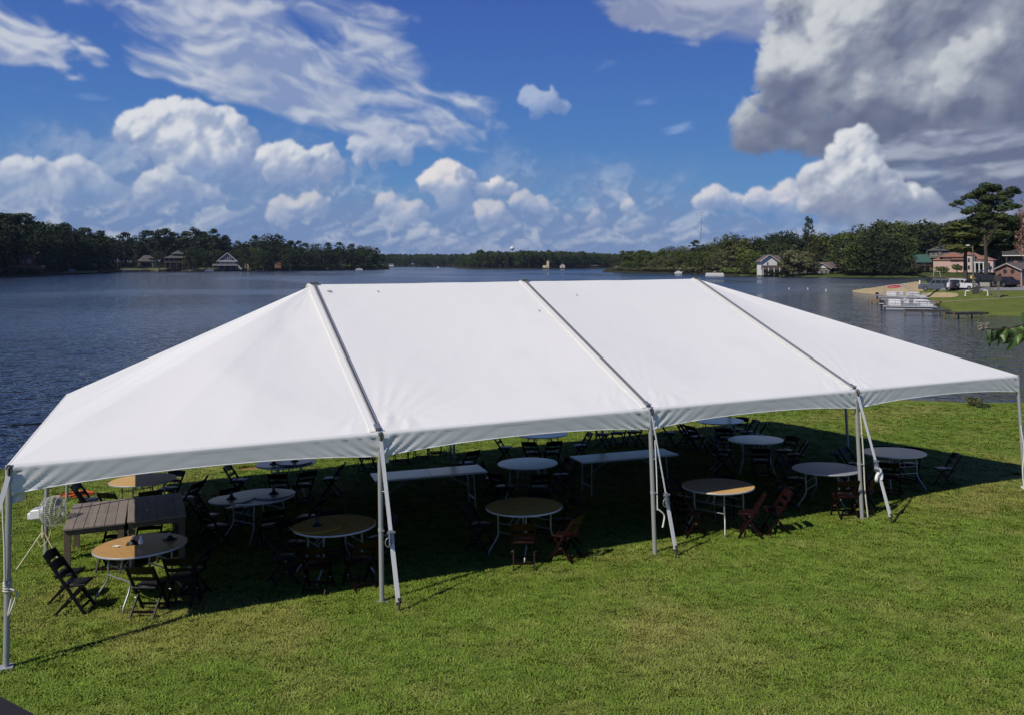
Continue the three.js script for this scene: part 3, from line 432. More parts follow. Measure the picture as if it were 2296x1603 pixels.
  part('leg_rope', [tube([V(4 * S - 0.05, 1.3, 0.04), V(4 * S - 0.03, 0.8, 0.06), V(4 * S - 0.1, 0.4, 0.05), V(4 * S - 0.11, 0.06, 0.06)], 0.011, 20, 5), wind(4 * S - 0.03, 0.03, 0.03, 0.08, 3, 0.07), tube([V(4 * S - 0.1, 0.05, 0.06), V(4 * S - 0.24, 0.03, 0.12), V(4 * S - 0.3, 0.05, 0.08)], 0.012, 12, 5), tube([V(4 * S - 0.08, 0.05, 0.1), V(4 * S + 0.08, 0.03, 0.18), V(4 * S + 0.16, 0.03, 0.1)], 0.012, 12, 5)], M.cloth, tent);
  part('leg_rope', [wind(4 * S, -WID / 2, 1.55, 1.75, 4), tube([V(4 * S + 0.03, 2.2, -WID / 2 + 0.06), V(4 * S + 0.08, 1.9, -WID / 2 + 0.1), V(4 * S + 0.2, 1.6, -WID / 2 + 0.1), V(4 * S + 0.1, 1.5, -WID / 2 + 0.1), V(4 * S + 0.22, 1.75, -WID / 2 + 0.1)], 0.012, 30, 5)], M.blackWood, tent);
  // corner skirts folded behind the legs
  for (const [x, c] of [[S, 1], [2 * S, 1], [3 * S, 1], [0, 1]]) part('valance_flap', grid(6, 6, (u, v) => V(x + 0.03 + 0.2 * u * (1 - v * 0.4), EH - 0.14 - 0.3 * v, -0.03 - 0.05 * u + 0.02 * Math.sin(v * 7 + u * 5))), M.valance, tent);
}
// leaves blown onto the roof
{
  const R = rng(15), lm = mat(0.12, 0.085, 0.04, 0.8);
  [[0.05, 0.93, 1, 'curled brown leaf on the roof beside the left seam near the ridge'], [0.26, 0.93, 1, 'small brown leaf on the second roof panel near the ridge'], [0.93, 0.72, 1, 'brown leaf on the roof just left of the middle seam'], [0.2, 0.86, 2, 'brown leaf on the third roof panel near the ridge']].forEach(([u, v, i, label]) => {
    const p = eN(i).lerp(eN(i + 1), u).lerp(rg(i).lerp(rg(i + 1), u), v), o = thing('fallen_leaf', label, 'leaf'), sc = v > 0.9 && u < 0.1 ? 0.8 : 0.5, s = -0.07 * Math.sin(Math.PI * u) * Math.sin(Math.PI * (v * 0.94 + 0.03));
    part('blade', grid(4, 6, (a, b) => V((a - 0.5) * 0.07 * Math.sin(Math.PI * b), 0.006 + 0.03 * Math.abs(a - 0.5) + 0.012 * b, (b - 0.5) * 0.12)), lm, o); const n = V(0, WID / 2, RH - EH).normalize(); p.addScaledVector(n, s + 0.02); onto(o, p.x, p.z, R() * 6, p.y); o.scale.setScalar(sc);
  });
}
// ---------- tables ----------
const Tn = [];
const TABLES = {
  bottle: [314, 1222, 'ply', 'varnished plywood table half in the sun, holding a white bottle'],
  disc: [750, 1177, 'plyWorn', 'shaded wooden table with one loose top left of the second near pole'],
  midnear: [1175, 1135, 'plyWorn', 'shaded wooden table between the second and third near poles'],
  sunedge: [1611, 1089, 'plyPale', 'wooden table with a sunlit rim right of the third near pole'],
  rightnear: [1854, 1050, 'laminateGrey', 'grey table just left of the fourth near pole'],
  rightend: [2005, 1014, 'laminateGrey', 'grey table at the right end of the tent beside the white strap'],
  rightmid: [1695, 985, 'laminate', 'pale table in the middle row near the right end of the tent'],
  blue: [1183, 1038, 'laminate', 'blue sheened table partly hidden by a chair back, between the two long tables'],
  far: [1217, 973, 'laminate', 'table far side middle under the valance above the blue sheened one'],
  leftfar: [320, 1075, 'plyPale', 'pale wooden table half in sun behind the slatted tables'],
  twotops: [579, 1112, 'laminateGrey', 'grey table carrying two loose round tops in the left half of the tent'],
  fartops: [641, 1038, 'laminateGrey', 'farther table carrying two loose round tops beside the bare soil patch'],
  farright: [1615, 943, 'laminate', 'pale table farthest right under the far eave'],
};
let roundProto;
for (const k in TABLES) {
  const [px, py, m, d] = TABLES[k], p = onLawn(px, py, 0.74), seen = ['disc', 'midnear', 'sunedge', 'bottle', 'rightnear'].includes(k);
  let t;
  if (!roundProto) {
    t = roundProto = thing('round_table', '', 'table', 'round folding tables under the tent');
    part('tabletop', lathe([[0, 0.722], [0.61, 0.722], [0.622, 0.728], [0.622, 0.738], [0.614, 0.744], [0, 0.744]], 64), M[m], t);
    part('edge_band', lathe([[0.615, 0.72], [0.6265, 0.722], [0.6265, 0.741], [0.619, 0.7452]], 64), M.edgeBand, t);
    for (const sx of [-1, 1]) for (const sz of [-1, 1]) part('leg', tube([V(sx * 0.3, 0.715, sz * 0.3), V(sx * 0.31, 0.5, sz * 0.3), V(sx * 0.31, 0.32, sz * 0.3), V(sx * 0.34, 0.24, sz * 0.32), V(sx * 0.45, 0.06, sz * 0.38), V(sx * 0.46, 0.005, sz * 0.385)], 0.0145, 26, 7), M.steel, t);
    for (const sx of [-1, 1]) { part('stretcher', rod(V(sx * 0.31, 0.36, -0.3), V(sx * 0.31, 0.36, 0.3), 0.011), M.steel, t); parts('brace', [rod(V(sx * 0.31, 0.5, 0.06), V(sx * 0.05, 0.71, 0.06), 0.008), rod(V(sx * 0.31, 0.5, -0.06), V(sx * 0.05, 0.71, -0.06), 0.008), rod(V(sx * 0.31, 0.5, -0.3), V(sx * 0.31, 0.5, 0.3), 0.009)], M.steel, t); }
    parts('apron', [box(0.9, 0.03, 0.05, 0, 0.703, 0.3), box(0.9, 0.03, 0.05, 0, 0.703, -0.3)], M.aluDull, t);
  } else { t = copyOf(roundProto, ''); t.children[0].material = M[m]; }
  t.userData.label = 'round ' + d; onto(t, p.x, p.z, { bottle: 0.5, midnear: 0.42, sunedge: 0.35, disc: 0.2 }[k] ?? (p.x * 7.3) % 3);
  Tn[k] = p;
}
// long folding tables with a fold across the middle
const LONG = [['long white folding table with a centre fold behind the second near pole', [830, 1065], [1090, 1053], [848, 1082]], ['long blue sheened folding table behind the third near pole', [1265, 1020], [1495, 1010], [1298, 1034]]];
LONG.forEach(([label, a, b, c], i) => {
  const A = onLawn(...a, 0.74), B = onLawn(...b, 0.74), L = 2.22, dx = B.x - A.x, dz = B.z - A.z;
  const t = i ? copyOf(LONG.proto, label) : thing('folding_table', label, 'table', 'long folding tables');
  if (!i) {
    LONG.proto = t;
    for (const s of [-1, 1]) part('tabletop_half', slab(L / 2 - 0.003, 0.035, 0.76, s * L / 4, 0.727, 0, 0.008), M.laminate, t);
    for (const s of [-1, 1]) { for (const z of [-0.27, 0.27]) part('leg', rod(V(s * 0.85, 0.71, z), V(s * 0.88, 0, z), 0.014), M.steel, t); part('stretcher', rod(V(s * 0.87, 0.2, -0.27), V(s * 0.87, 0.2, 0.27), 0.011), M.steel, t); part('brace', rod(V(s * 0.86, 0.38, 0), V(s * 0.3, 0.7, 0), 0.009), M.steel, t); }
  }
  const cx = (onLawn(...a, 0.74).x + B.x) / 2, cz = (A.z + B.z) / 2 + (i ? 0.34 : 0.36);
  onto(t, cx, cz + (i ? 0 : -0.36), -Math.atan2(dz, dx) * 0.4);
});
// two square-legged slatted tables, side by side
[['left slatted grey wooden table in the sun beside the fan', 0.79], ['right slatted grey wooden table crossed by the tent shadow edge', 1.68]].forEach(([label, x], n) => {
  const t = thing('slatted_table', label, 'table', 'slatted wooden tables');
  const R = rng(5 + n), w = 0.88 / 6;
  for (let i = 0; i < 6; i++) for (const [z, l] of [[-0.62, 0.62], [0.315, 1.22]]) part('plank', slab(w - 0.007, 0.03, l, -0.44 + w * (i + 0.5), 0.737 + (R() - 0.5) * 0.003, z, 0.004).rotateY(0), M.plank, t);
  for (const sx of [-1, 1]) for (const sz of [-1, 1]) part('leg', slab(0.095, 0.7, 0.095, sx * 0.375, 0.352, sz * 0.85, 0.006), M.plankLeg, t);
  parts('apron', [box(0.84, 0.08, 0.03, 0, 0.68, 0.88), box(0.84, 0.08, 0.03, 0, 0.68, -0.88)], M.plankLeg, t); parts('side_rail', [box(0.03, 0.08, 1.66, 0.4, 0.68, 0), box(0.03, 0.08, 1.66, -0.4, 0.68, 0)], M.plankLeg, t);
  onto(t, x, -4.22 - n * 0.02, n * 0.015 - 0.02);
});
// loose round tops lying upside down, each with its mounting cone
let topProto;
[[518, 1118, 0.765, 'left loose round top overhanging the grey table in the left half of the tent', 0], [613, 1106, 0.765, 'right loose round top on the grey table in the left half of the tent', 0], [710, 1178, 0.765, 'loose round wooden top lying on the shaded table beside the second near pole', 1], [613, 1040, 0.765, 'left loose round top on the far table beside the bare soil patch', 0], [660, 1034, 0.79, 'right loose round top on the far table beside the bare soil patch, lying higher', 0]].forEach(([px, py, y, label, w], i) => {
  const p = onLawn(px, py, y), t = i ? copyOf(topProto, label) : thing('loose_tabletop', label, 'tabletop', 'loose round tabletops with black cones');
  if (!i) { topProto = t; part('disc', lathe([[0, -0.022], [0.372, -0.022], [0.38, -0.016], [0.38, -0.006], [0.374, 0], [0, 0]], 48), M.laminateGrey, t); part('mounting_cone', lathe([[0.085, 0], [0.085, 0.012], [0.05, 0.02], [0.028, 0.06], [0.024, 0.11], [0.016, 0.115], [0, 0.115]], 20), M.castBlack, t); }
  t.children[0].material = w ? M.plyWorn : M.laminateGrey; onto(t, p.x, p.z, i * 0.8, y);
});
// things on the sunlit table
{
  const place = (o, px, py, h = 0.746) => { const p = onLawn(px, py, h); return onto(o, p.x, p.z, px, h); };
  const cone = thing('mounting_cone', 'black cast mounting cone on the sunlit plywood table, left of the white bottle', 'bracket', 'black cones on the sunlit table');
  part('foot', [lathe([[0, 0], [0.075, 0], [0.075, 0.012], [0.04, 0.03], [0.03, 0.06], [0, 0.062]], 18), box(0.2, 0.012, 0.03, 0, 0.008, 0), box(0.03, 0.012, 0.2, 0, 0.008, 0)], M.castBlack, cone); part('socket', rod(V(0, 0.05, 0), V(0.02, 0.1, 0.01), 0.022, 0.022, 12), M.steel, cone);
  place(cone, 296, 1219); const c2 = copyOf(cone, 'black cast mounting cone at the shadow edge on the plywood table, right of the bottle'); place(c2, 380, 1209);
  const b = thing('bottle', 'small white topped clear bottle on the sunlit plywood table', 'bottle');
  part('body', lathe([[0, 0.003], [0.03, 0.003], [0.032, 0.01], [0.032, 0.085], [0.026, 0.1]], 20), M.clear, b); part('sleeve', lathe([[0.0335, 0.05], [0.0335, 0.092], [0.027, 0.106], [0.014, 0.118], [0.014, 0.128]], 20), M.whitePlastic, b); part('cap', lathe([[0.017, 0.126], [0.017, 0.15], [0.008, 0.158], [0, 0.158]], 16), M.whitePlastic, b); place(b, 315, 1226);
  const s = thing('paper_scrap', 'crumpled pale paper scrap at the left edge of the sunlit plywood table', 'paper'); part('sheet', grid(8, 6, (u, v) => V((u - 0.5) * 0.09, 0.006 + 0.012 * Math.abs(Math.sin(u * 7 + v * 4)), (v - 0.5) * 0.06)), M.paper, s); place(s, 260, 1226);
}
// ---------- folding chairs ----------
function makeChair(m, seatM) {
  const t = thing('folding_chair', '', 'chair');
  const foot = V(0, 0, 0.235), top = V(0, 0.785, -0.27), atY = y => foot.clone().lerp(top, y / 0.785);
  for (const s of [-1, 1]) {
    const x = s * 0.205, c = [V(x, 0, 0.235), V(x, 0.46, -0.055), V(x, 0.62, -0.165), V(x, 0.785, -0.275)];
    part('side_rail', [bar(c[0], c[2], 0.024, 0.042, V(0, 0, 1)), bar(c[2].clone().add(V(0, -0.01, 0.004)), c[3], 0.024, 0.04, V(0, 0, 1))], m, t);
    part('rear_leg', bar(V(s * 0.178, 0, -0.235), V(s * 0.178, 0.43, 0.15), 0.022, 0.036, V(0, 0, 1)), m, t);
    part('hinge', [rod(V(s * 0.188, 0.255, 0.01), V(s * 0.222, 0.255, 0.01), 0.008), box(0.006, 0.012, 0.1, s * 0.16, 0.425, -0.02, 0.5)], M.hinge, t);
  }
  const curved = (y, h, dz = 0) => { const n = 10, pts = [], a = atY(y).z + dz, g = grid(n, 1, (u, v) => V((u - 0.5) * 0.41, y + (v - 0.5) * h + (v > 0.5 ? 0.014 * Math.sin(Math.PI * u) : 0), a - (v - 0.5) * h * 0.6 - 0.025 * Math.sin(Math.PI * u))), g2 = grid(n, 1, (u, v) => V((0.5 - u) * 0.41, y + (v - 0.5) * h + (v > 0.5 ? 0.014 * Math.sin(Math.PI * u) : 0), a - 0.016 - (v - 0.5) * h * 0.6 - 0.025 * Math.sin(Math.PI * u))), g3 = grid(n, 1, (u, v) => V((u - 0.5) * 0.41, y + 0.5 * h + 0.014 * Math.sin(Math.PI * u), a - 0.016 * v - 0.3 * h - 0.025 * Math.sin(Math.PI * u))); return [g, g2, g3]; };
  part('top_slat', curved(0.725, 0.115), m, t); part('lower_slat', curved(0.575, 0.05), m, t);
  part('seat', slab(0.36, 0.032, 0.36, 0, 0.44, 0.03, 0.008), m, t); part('cushion', new THREE.SphereGeometry(1, 14, 8).scale(0.165, 0.02, 0.165).translate(0, 0.457, 0.03), seatM, t);
  part('front_stretcher', bar(V(-0.2, 0.115, 0.165), V(0.2, 0.115, 0.165), 0.02, 0.035), m, t); part('rear_stretcher', bar(V(-0.175, 0.1, -0.148), V(0.175, 0.1, -0.148), 0.02, 0.035), m, t);
  part('seat_bearer', [bar(V(-0.19, 0.415, 0.15), V(0.19, 0.415, 0.15), 0.022, 0.03), bar(V(-0.2, 0.415, -0.1), V(0.2, 0.415, -0.1), 0.022, 0.03)], m, t);
  return t;
}
const chairProto = {};
function chair(x, z, turn, kind, label, group) {
  let t; if (!chairProto[kind]) { t = chairProto[kind] = makeChair(kind === 'black' ? M.blackWood : M.mahogany, kind === 'black' ? M.padBlack : M.mahogany); t.userData.label = label; t.userData.group = group; } else t = copyOf(chairProto[kind], label, group);
  t.scale.setScalar(0.9); return onto(t, x, z, turn);
}
// lawn bearing: 0 right, 90 towards the camera, as seen in the photograph
const SIDES = [[-22, 22, 'right'], [22, 68, 'near right'], [68, 112, 'near'], [112, 158, 'near left'], [158, 202, 'left'], [202, 248, 'far left'], [248, 292, 'far'], [292, 338, 'far right']];
const side = a => SIDES.find(([p, q]) => ((a + 22) % 360 + 360) % 360 - 22 >= p && ((a + 22) % 360 + 360) % 360 - 22 < q)[2];
const SHORTNAME = { bottle: 'sunlit table with the bottle', disc: 'table left of the second pole', midnear: 'table right of the second pole', sunedge: 'table with the sunlit rim', rightnear: 'table left of the fourth pole', rightend: 'table at the right end', rightmid: 'pale middle right table', blue: 'blue sheened round table', far: 'far middle table', leftfar: 'far left half sunlit table', twotops: 'table with two loose tops', fartops: 'far table with loose tops', farright: 'table farthest right' };
// bearing as seen, distance, kind, turn added
const SEATS = {
  bottle: [[5, 0.8, 'b']],
  disc: [[96, 0.8, 'r'], [52, 0.8, 'r'], [205, 0.8, 'b'], [255, 0.85, 'b'], [320, 0.8, 'b'], [150, 0.8, 'b']],
  midnear: [[92, 0.72, 'r'], [35, 0.8, 'r'], [285, 0.95, 'b'], [200, 0.8, 'b'], [330, 0.8, 'r']],
  sunedge: [[52, 0.66, 'r', 35], [20, 0.95, 'r', 20], [150, 0.72, 'r'], [230, 0.85, 'b'], [290, 0.85, 'b']],
  rightnear: [[88, 0.75, 'r'], [40, 0.7, 'r'], [175, 0.85, 'b'], [245, 0.85, 'b']],
  rightend: [[280, 0.72, 'b'], [318, 0.74, 'b'], [6, 1.02, 'b'], [200, 0.92, 'b'], [228, 0.86, 'b'], [120, 0.8, 'r']],
  rightmid: [[335, 0.9, 'b'], [10, 0.9, 'b'], [180, 0.85, 'b'], [100, 0.8, 'b'], [225, 0.85, 'b']],
  blue: [[75, 0.78, 'b'], [195, 0.8, 'b'], [130, 0.8, 'b'], [330, 0.85, 'b']],
  far: [[192, 1.0, 'b'], [348, 1.0, 'b'], [75, 0.72, 'b'], [112, 0.74, 'b']],
  leftfar: [[175, 1.05, 'b'], [105, 0.78, 'b'], [60, 0.82, 'b'], [10, 0.95, 'b'], [345, 0.95, 'b'], [285, 0.8, 'b'], [150, 0.95, 'b']],
  twotops: [[185, 0.95, 'b'], [10, 0.95, 'b'], [130, 0.85, 'b'], [60, 0.85, 'b'], [225, 0.9, 'b']],
  fartops: [[182, 1.05, 'b'], [2, 1.0, 'b'], [85, 0.75, 'b'], [50, 0.8, 'b']],
  farright: [[190, 0.85, 'b'], [215, 1.0, 'b'], [350, 0.8, 'b'], [318, 0.85, 'b'], [20, 0.95, 'b'], [150, 0.85, 'b'], [100, 0.85, 'b']],
};
for (const k in SEATS) {
  const names = SEATS[k].map(s => side(s[0]));
  SEATS[k].forEach(([deg, d, c, tw = 0, extra], i) => {
    const a = deg * Math.PI / 180 + Math.atan2(0.41, 0.912), x = Tn[k].x + d * Math.cos(a), z = Tn[k].z + d * Math.sin(a), same = names.filter(n => n === names[i]).length > 1, nth = names.slice(0, i).filter(n => n === names[i]).length;
    const turn = Math.atan2(Tn[k].x - x, Tn[k].z - z) + tw * Math.PI / 180;
    chair(x, z, turn, c === 'b' ? 'black' : 'red', `${c === 'b' ? 'black' : 'red'} folding chair, at the ${names[i]} side${same ? (nth ? ' beyond' : ' nearer') : ''} of the ${SHORTNAME[k]}`, c === 'b' ? 'black folding chairs under the tent' : 'mahogany folding chairs under the tent');
  });
}
// chairs that stand apart from the round tables
[[166, 1372, 73.8, 'near one of the two black folding chairs left of the sunlit plywood table'], [149, 1347, 75, 'farther one of the two black folding chairs left of the sunlit plywood table'], [332, 1379, 151, 'black folding chair in the sun in front of the sunlit plywood table'], [410, 1357, 158, 'black folding chair in front of the sunlit plywood table, at the shadow edge'], [252, 1284, -22, 'red folding chair behind the sunlit plywood table at left', 'r'], [330, 1262, -14, 'red folding chair behind the sunlit plywood table at the shadow edge', 'r'], [1048, 1078, 200, 'black folding chair with open back at the right end of the long white table'], [822, 1062, 130, 'black folding chair left of the long white table'], [900, 1040, -20, 'black folding chair in the dark row behind the long white table, nearest the pole'], [945, 1032, -25, 'black folding chair in the middle of the dark row behind the long white table'], [975, 1022, -30, 'black folding chair at the right of the dark row behind the long white table'], [1352, 1006, 40, 'black folding chair, leftmost of the cluster above the long blue table'], [1388, 1002, -60, 'black folding chair in the middle of the cluster above the long blue table'], [1425, 1000, -80, 'black folding chair, rightmost of the cluster above the long blue table'], [1500, 1003, 60, 'black folding chair just right of the cluster above the long blue table']].forEach(([px, py, deg, label, c]) => { const p = onLawn(px, py); chair(p.x, p.z, deg * Math.PI / 180, c ? 'red' : 'black', label, c ? 'mahogany folding chairs under the tent' : 'black folding chairs under the tent'); });

// ---------- fan, cord, deck rail, near leaves ----------
{
  const f = thing('fan', 'white caged fan on a cream stand at the left end of the tent', 'fan');
  const axis = V(0.78, 0.1, 0.3).normalize(), c = V(0, 0.86, 0), u = axis.clone().cross(V(0, 1, 0)).normalize(), w = u.clone().cross(axis).normalize();
  const ring = (o, r) => { const p = []; for (let i = 0; i < 32; i++) { const a = i / 32 * 6.283; p.push(c.clone().addScaledVector(axis, o).addScaledVector(u, Math.cos(a) * r).addScaledVector(w, Math.sin(a) * r)); } return p; };
  const prof = [[-0.12, 0.07], [-0.11, 0.15], [-0.06, 0.215], [0.0, 0.232], [0.1, 0.235], [0.16, 0.2], [0.19, 0.1], [0.195, 0.03]];
  const wires = []; for (let i = 0; i < 44; i++) { const a = i / 44 * 6.283; wires.push(tube(prof.map(([o, r]) => c.clone().addScaledVector(axis, o + 0.12).addScaledVector(u, Math.cos(a) * r).addScaledVector(w, Math.sin(a) * r)), 0.0022, 16, 4)); }
  part('cage', [wires, ...[[0, 0.15], [0.03, 0.2], [0.07, 0.226], [0.13, 0.234], [0.21, 0.237], [0.27, 0.212], [0.31, 0.12]].map(([o, r]) => tube(ring(o, r), 0.0045, 48, 5, true))], M.fanWire, f);
  for (let k = 0; k < 3; k++) { const a = k * 2.094; part('blade', grid(6, 6, (s, t) => c.clone().addScaledVector(axis, 0.19 + (s - 0.5) * 0.07).addScaledVector(u, Math.cos(a + (s - 0.5) * 0.9) * (0.04 + 0.17 * t)).addScaledVector(w, Math.sin(a + (s - 0.5) * 0.9) * (0.04 + 0.17 * t))), M.fanGrey, f); }
  const q = new THREE.Quaternion().setFromUnitVectors(V(1, 0, 0), axis), mv = g => g.applyQuaternion(q).translate(c.x, c.y, c.z);
  part('motor', [mv(new THREE.CylinderGeometry(0.075, 0.085, 0.17, 14).rotateZ(Math.PI / 2).translate(-0.06, 0.02, 0)), mv(slab(0.14, 0.16, 0.13, -0.1, 0.0, 0.03, 0.02)), mv(slab(0.08, 0.12, 0.1, -0.19, -0.02, 0.02, 0.02))], M.fanWhite, f); part('motor_cap', mv(slab(0.1, 0.02, 0.09, -0.08, 0.092, 0.02, 0.005)), M.fanGrey, f);
  part('pole', [rod(V(0, 0.45, 0), V(-0.02, 0.82, 0), 0.02), cyl(0.035, 0.06, 0, 0.5, 0)], M.cream, f);
  for (const [x, z] of [[-0.38, 0.06], [0.28, 0.14], [0.06, -0.36]]) part('leg', rod(V(x * 0.06, 0.54, z * 0.06), V(x, 0, z), 0.014), M.cream, f);
  part('cord', tube([V(-0.05, 0.92, 0.06), V(0.08, 0.78, 0.12), V(0.1, 0.5, 0.16), V(-0.02, 0.36, 0.14), V(-0.08, 0.45, 0.1)], 0.007, 30, 5), M.cream, f);
  onto(f, 0.0, -4.2, 0);
  const oc = thing('extension_cord', 'orange extension cord heaped on the grass at the far left corner of the tent', 'cord');
  const cp = []; const R = rng(3); for (let i = 0; i < 46; i++) cp.push(V(Math.cos(i * 0.9) * (0.12 + R() * 0.3), 0.02 + R() * 0.07, Math.sin(i * 0.9) * (0.1 + R() * 0.14))); part('coil', tube(cp, 0.013, 300, 5), M.orange, oc); const op = onLawn(170, 1114); onto(oc, op.x, op.z);
}
{
  const y = EYE.y - 0.5, a = onY(78, 1603, y), b = onY(0, 1562, y), d = b.clone().sub(a).normalize(), n = V(d.z, 0, -d.x); if (n.clone().dot(V(-1, 0, 1)) < 0) n.negate();
  const o = thing('deck_rail', 'dark stained deck handrail cutting the bottom left corner', 'railing'), A = a.clone().addScaledVector(d, -1.6).addScaledVector(n, 0.07), B = a.clone().addScaledVector(d, 2.2).addScaledVector(n, 0.07);
  part('handrail', bar(A.clone().add(V(0, -0.019, 0)), B.clone().add(V(0, -0.019, 0)), 0.14, 0.038), M.deck, o);
  part('lower_rail', bar(A.clone().add(V(0, -0.09, 0)), B.clone().add(V(0, -0.09, 0)), 0.04, 0.09), M.deck, o); part('bottom_rail', bar(A.clone().add(V(0, -0.9, 0)), B.clone().add(V(0, -0.9, 0)), 0.04, 0.09), M.deck, o);
  for (let i = 0; i < 28; i++) { const p = A.clone().lerp(B, (i + 0.5) / 28); part('baluster', bar(p.clone().add(V(0, -0.86, 0)), p.clone().add(V(0, -0.13, 0)), 0.035, 0.035), M.deck, o); }
  for (const t of [0, 1]) { const p = A.clone().lerp(B, t); part('post', bar(V(p.x, 0.3, p.z), p.clone().add(V(0, -0.04, 0)), 0.09, 0.09), M.deck, o); }
  for (let i = 0; i < 8; i++) part('deck_board', bar(A.clone().addScaledVector(n, i * 0.145).add(V(0, -1.02, 0)), B.clone().addScaledVector(n, i * 0.145).add(V(0, -1.02, 0)), 0.138, 0.035), M.deck, o);
}
// ---------- far shores: trees ----------
// crowns are heaps of leaf sprays gathered in clumps on limbs; the whole tree is 1 high, scaled where it stands
function sprays(clumps, n, size, R, flat = 1) {
  const pos = [], nor = [], col = []; let tot = 0; for (const c of clumps) tot += c[3] * c[3];
  for (const [cx, cy, cz, r, fy] of clumps) {
    const m = Math.round(n * r * r / tot), tone = 0.62 + R() * 0.85;
    for (let i = 0; i < m; i++) {
      let x, y, z, l; do { x = R() * 2 - 1; y = R() * 2 - 1; z = R() * 2 - 1; l = Math.hypot(x, y, z); } while (l > 1 || l < 0.05);
      const k = Math.pow(l, -0.55); x *= k; y *= k; z *= k;                          // more of them near the outside
      const p = V(cx + x * r, cy + y * r * (fy ?? 0.8), cz + z * r), nn = V(x, y * 1.2 + 0.35, z).normalize().add(V(R() - 0.5, R() - 0.5, R() - 0.5).multiplyScalar(1.1)).normalize();
      const t = V(R() - 0.5, R() - 0.5, R() - 0.5).cross(nn).normalize(), b = nn.clone().cross(t), s = size * (0.6 + R() * 0.8), s2 = s * (0.5 + R() * 0.4) * flat;
      const q = [p.clone().addScaledVector(t, s), p.clone().addScaledVector(b, s2), p.clone().addScaledVector(t, -s), p.clone().addScaledVector(b, -s2)], v = tone * (0.7 + R() * 0.6), yl = R();
      for (const k of [0, 1, 2, 0, 2, 3]) { pos.push(q[k].x, q[k].y, q[k].z); nor.push(nn.x, nn.y, nn.z); col.push(v * (0.9 + 0.3 * yl), v, v * (0.85 + 0.2 * (1 - yl))); }
    }
  }
  const g = new THREE.BufferGeometry(); g.setAttribute('position', new THREE.Float32BufferAttribute(pos, 3)); g.setAttribute('normal', new THREE.Float32BufferAttribute(nor, 3)); g.setAttribute('color', new THREE.Float32BufferAttribute(col, 3)); g.setAttribute('uv', new THREE.Float32BufferAttribute(new Float32Array(pos.length / 3 * 2), 2)); return g;
}
function limb(pts, r0, r1, seg = 8) { const c = new THREE.CatmullRomCurve3(pts), g = new THREE.TubeGeometry(c, seg, 1, 6), p = g.attributes.position, nn = g.attributes.normal; for (let i = 0; i < p.count; i++) { const t = Math.floor(i / 7) / seg, r = r0 + (r1 - r0) * t, o = c.getPointAt(Math.min(1, t)); p.setXYZ(i, o.x + nn.getX(i) * r, o.y + nn.getY(i) * r, o.z + nn.getZ(i) * r); } return g; }
function treeShape(kind, seed, n) {
  const R = rng(seed), cl = [], wood = [];
  if (kind === 'pine') {
    const bend = (R() - 0.5) * 0.06; wood.push(limb([V(0, -0.02, 0), V(bend * 0.4, 0.4, 0), V(bend, 0.75, 0.01), V(bend, 0.97, 0)], 0.017, 0.005));
    const m = 13; for (let i = 0; i < m; i++) { const t = i / (m - 1), y = 0.5 + 0.44 * t + (R() - 0.5) * 0.05, w = 0.17 * (1 - Math.pow(Math.abs(t - 0.42), 1.5) * 1.4), a = i * 2.4 + R(), d = w * (0.45 + 0.65 * R()), x = bend + Math.cos(a) * d, z = Math.sin(a) * d; cl.push([x, y + 0.02, z, 0.055 + 0.045 * R(), 0.62]); wood.push(limb([V(bend * 0.8, y - 0.05, 0), V(x * 0.6, y - 0.01, z * 0.6), V(x, y, z)], 0.006, 0.002, 4)); }
    cl.push([bend, 0.955, 0, 0.06, 0.7]);
  } else if (kind === 'oak') {
    wood.push(limb([V(0, -0.02, 0), V(0.01, 0.2, 0.01), V(0.0, 0.45, 0)], 0.03, 0.014));
    const m = 17; for (let i = 0; i < m; i++) { const t = (i + 0.5) / m, y = 0.2 + 0.66 * t, w = 0.31 * Math.sqrt(Math.max(0.08, 1 - Math.pow((t - 0.42) / 0.66, 2))), a = i * 2.4 + R(), d = w * (0.55 + 0.45 * R()), x = Math.cos(a) * d, z = Math.sin(a) * d; cl.push([x, y, z, 0.12 + 0.075 * R(), 0.75]); if (i % 2) wood.push(limb([V(0, 0.25 + 0.25 * t, 0), V(x * 0.5, y - 0.08, z * 0.5), V(x, y, z)], 0.01, 0.003, 4)); }
    cl.push([0, 0.6, 0, 0.2, 0.9], [0.02, 0.88, 0, 0.105, 0.75]);
  } else {                                                                            // shrub
    for (let i = 0; i < 3; i++) wood.push(limb([V((R() - 0.5) * 0.1, -0.05, (R() - 0.5) * 0.1), V((R() - 0.5) * 0.3, 0.3, (R() - 0.5) * 0.3), V((R() - 0.5) * 0.6, 0.6, (R() - 0.5) * 0.6)], 0.03, 0.01, 4));
    for (let i = 0; i < 10; i++) { const a = i * 2.4, d = 0.42 * Math.sqrt(R()); cl.push([Math.cos(a) * d, 0.3 + 0.4 * R(), Math.sin(a) * d, 0.2 + 0.12 * R(), 0.8]); }
  }
  return [sprays(cl, n, kind === 'shrub' ? 0.07 : kind === 'pine' ? 0.02 : 0.023, R), join(wood)];
}
const leafM = (r, g, b) => { return matte(r * 1.3, g * 1.3, b * 1.2, 0.85, { vertexColors: true, side: THREE.DoubleSide }); };
const LEAF = { darkpine: leafM(0.020, 0.030, 0.015), pine: leafM(0.036, 0.052, 0.022), oak: leafM(0.05, 0.07, 0.022), moss: leafM(0.062, 0.072, 0.024), dark: leafM(0.025, 0.037, 0.018), bright: leafM(0.075, 0.1, 0.028), olive: leafM(0.085, 0.09, 0.048), pink: leafM(0.2, 0.12, 0.11), near: leafM(0.06, 0.11, 0.015) };
const barkM = mat(1, 1, 1, 0.95, { map: tex(128, 128, (x, y) => col3([0.03, 0.024, 0.018], [0.11, 0.085, 0.065], tfbm(x, y, 9, 91, 4)), 3) });
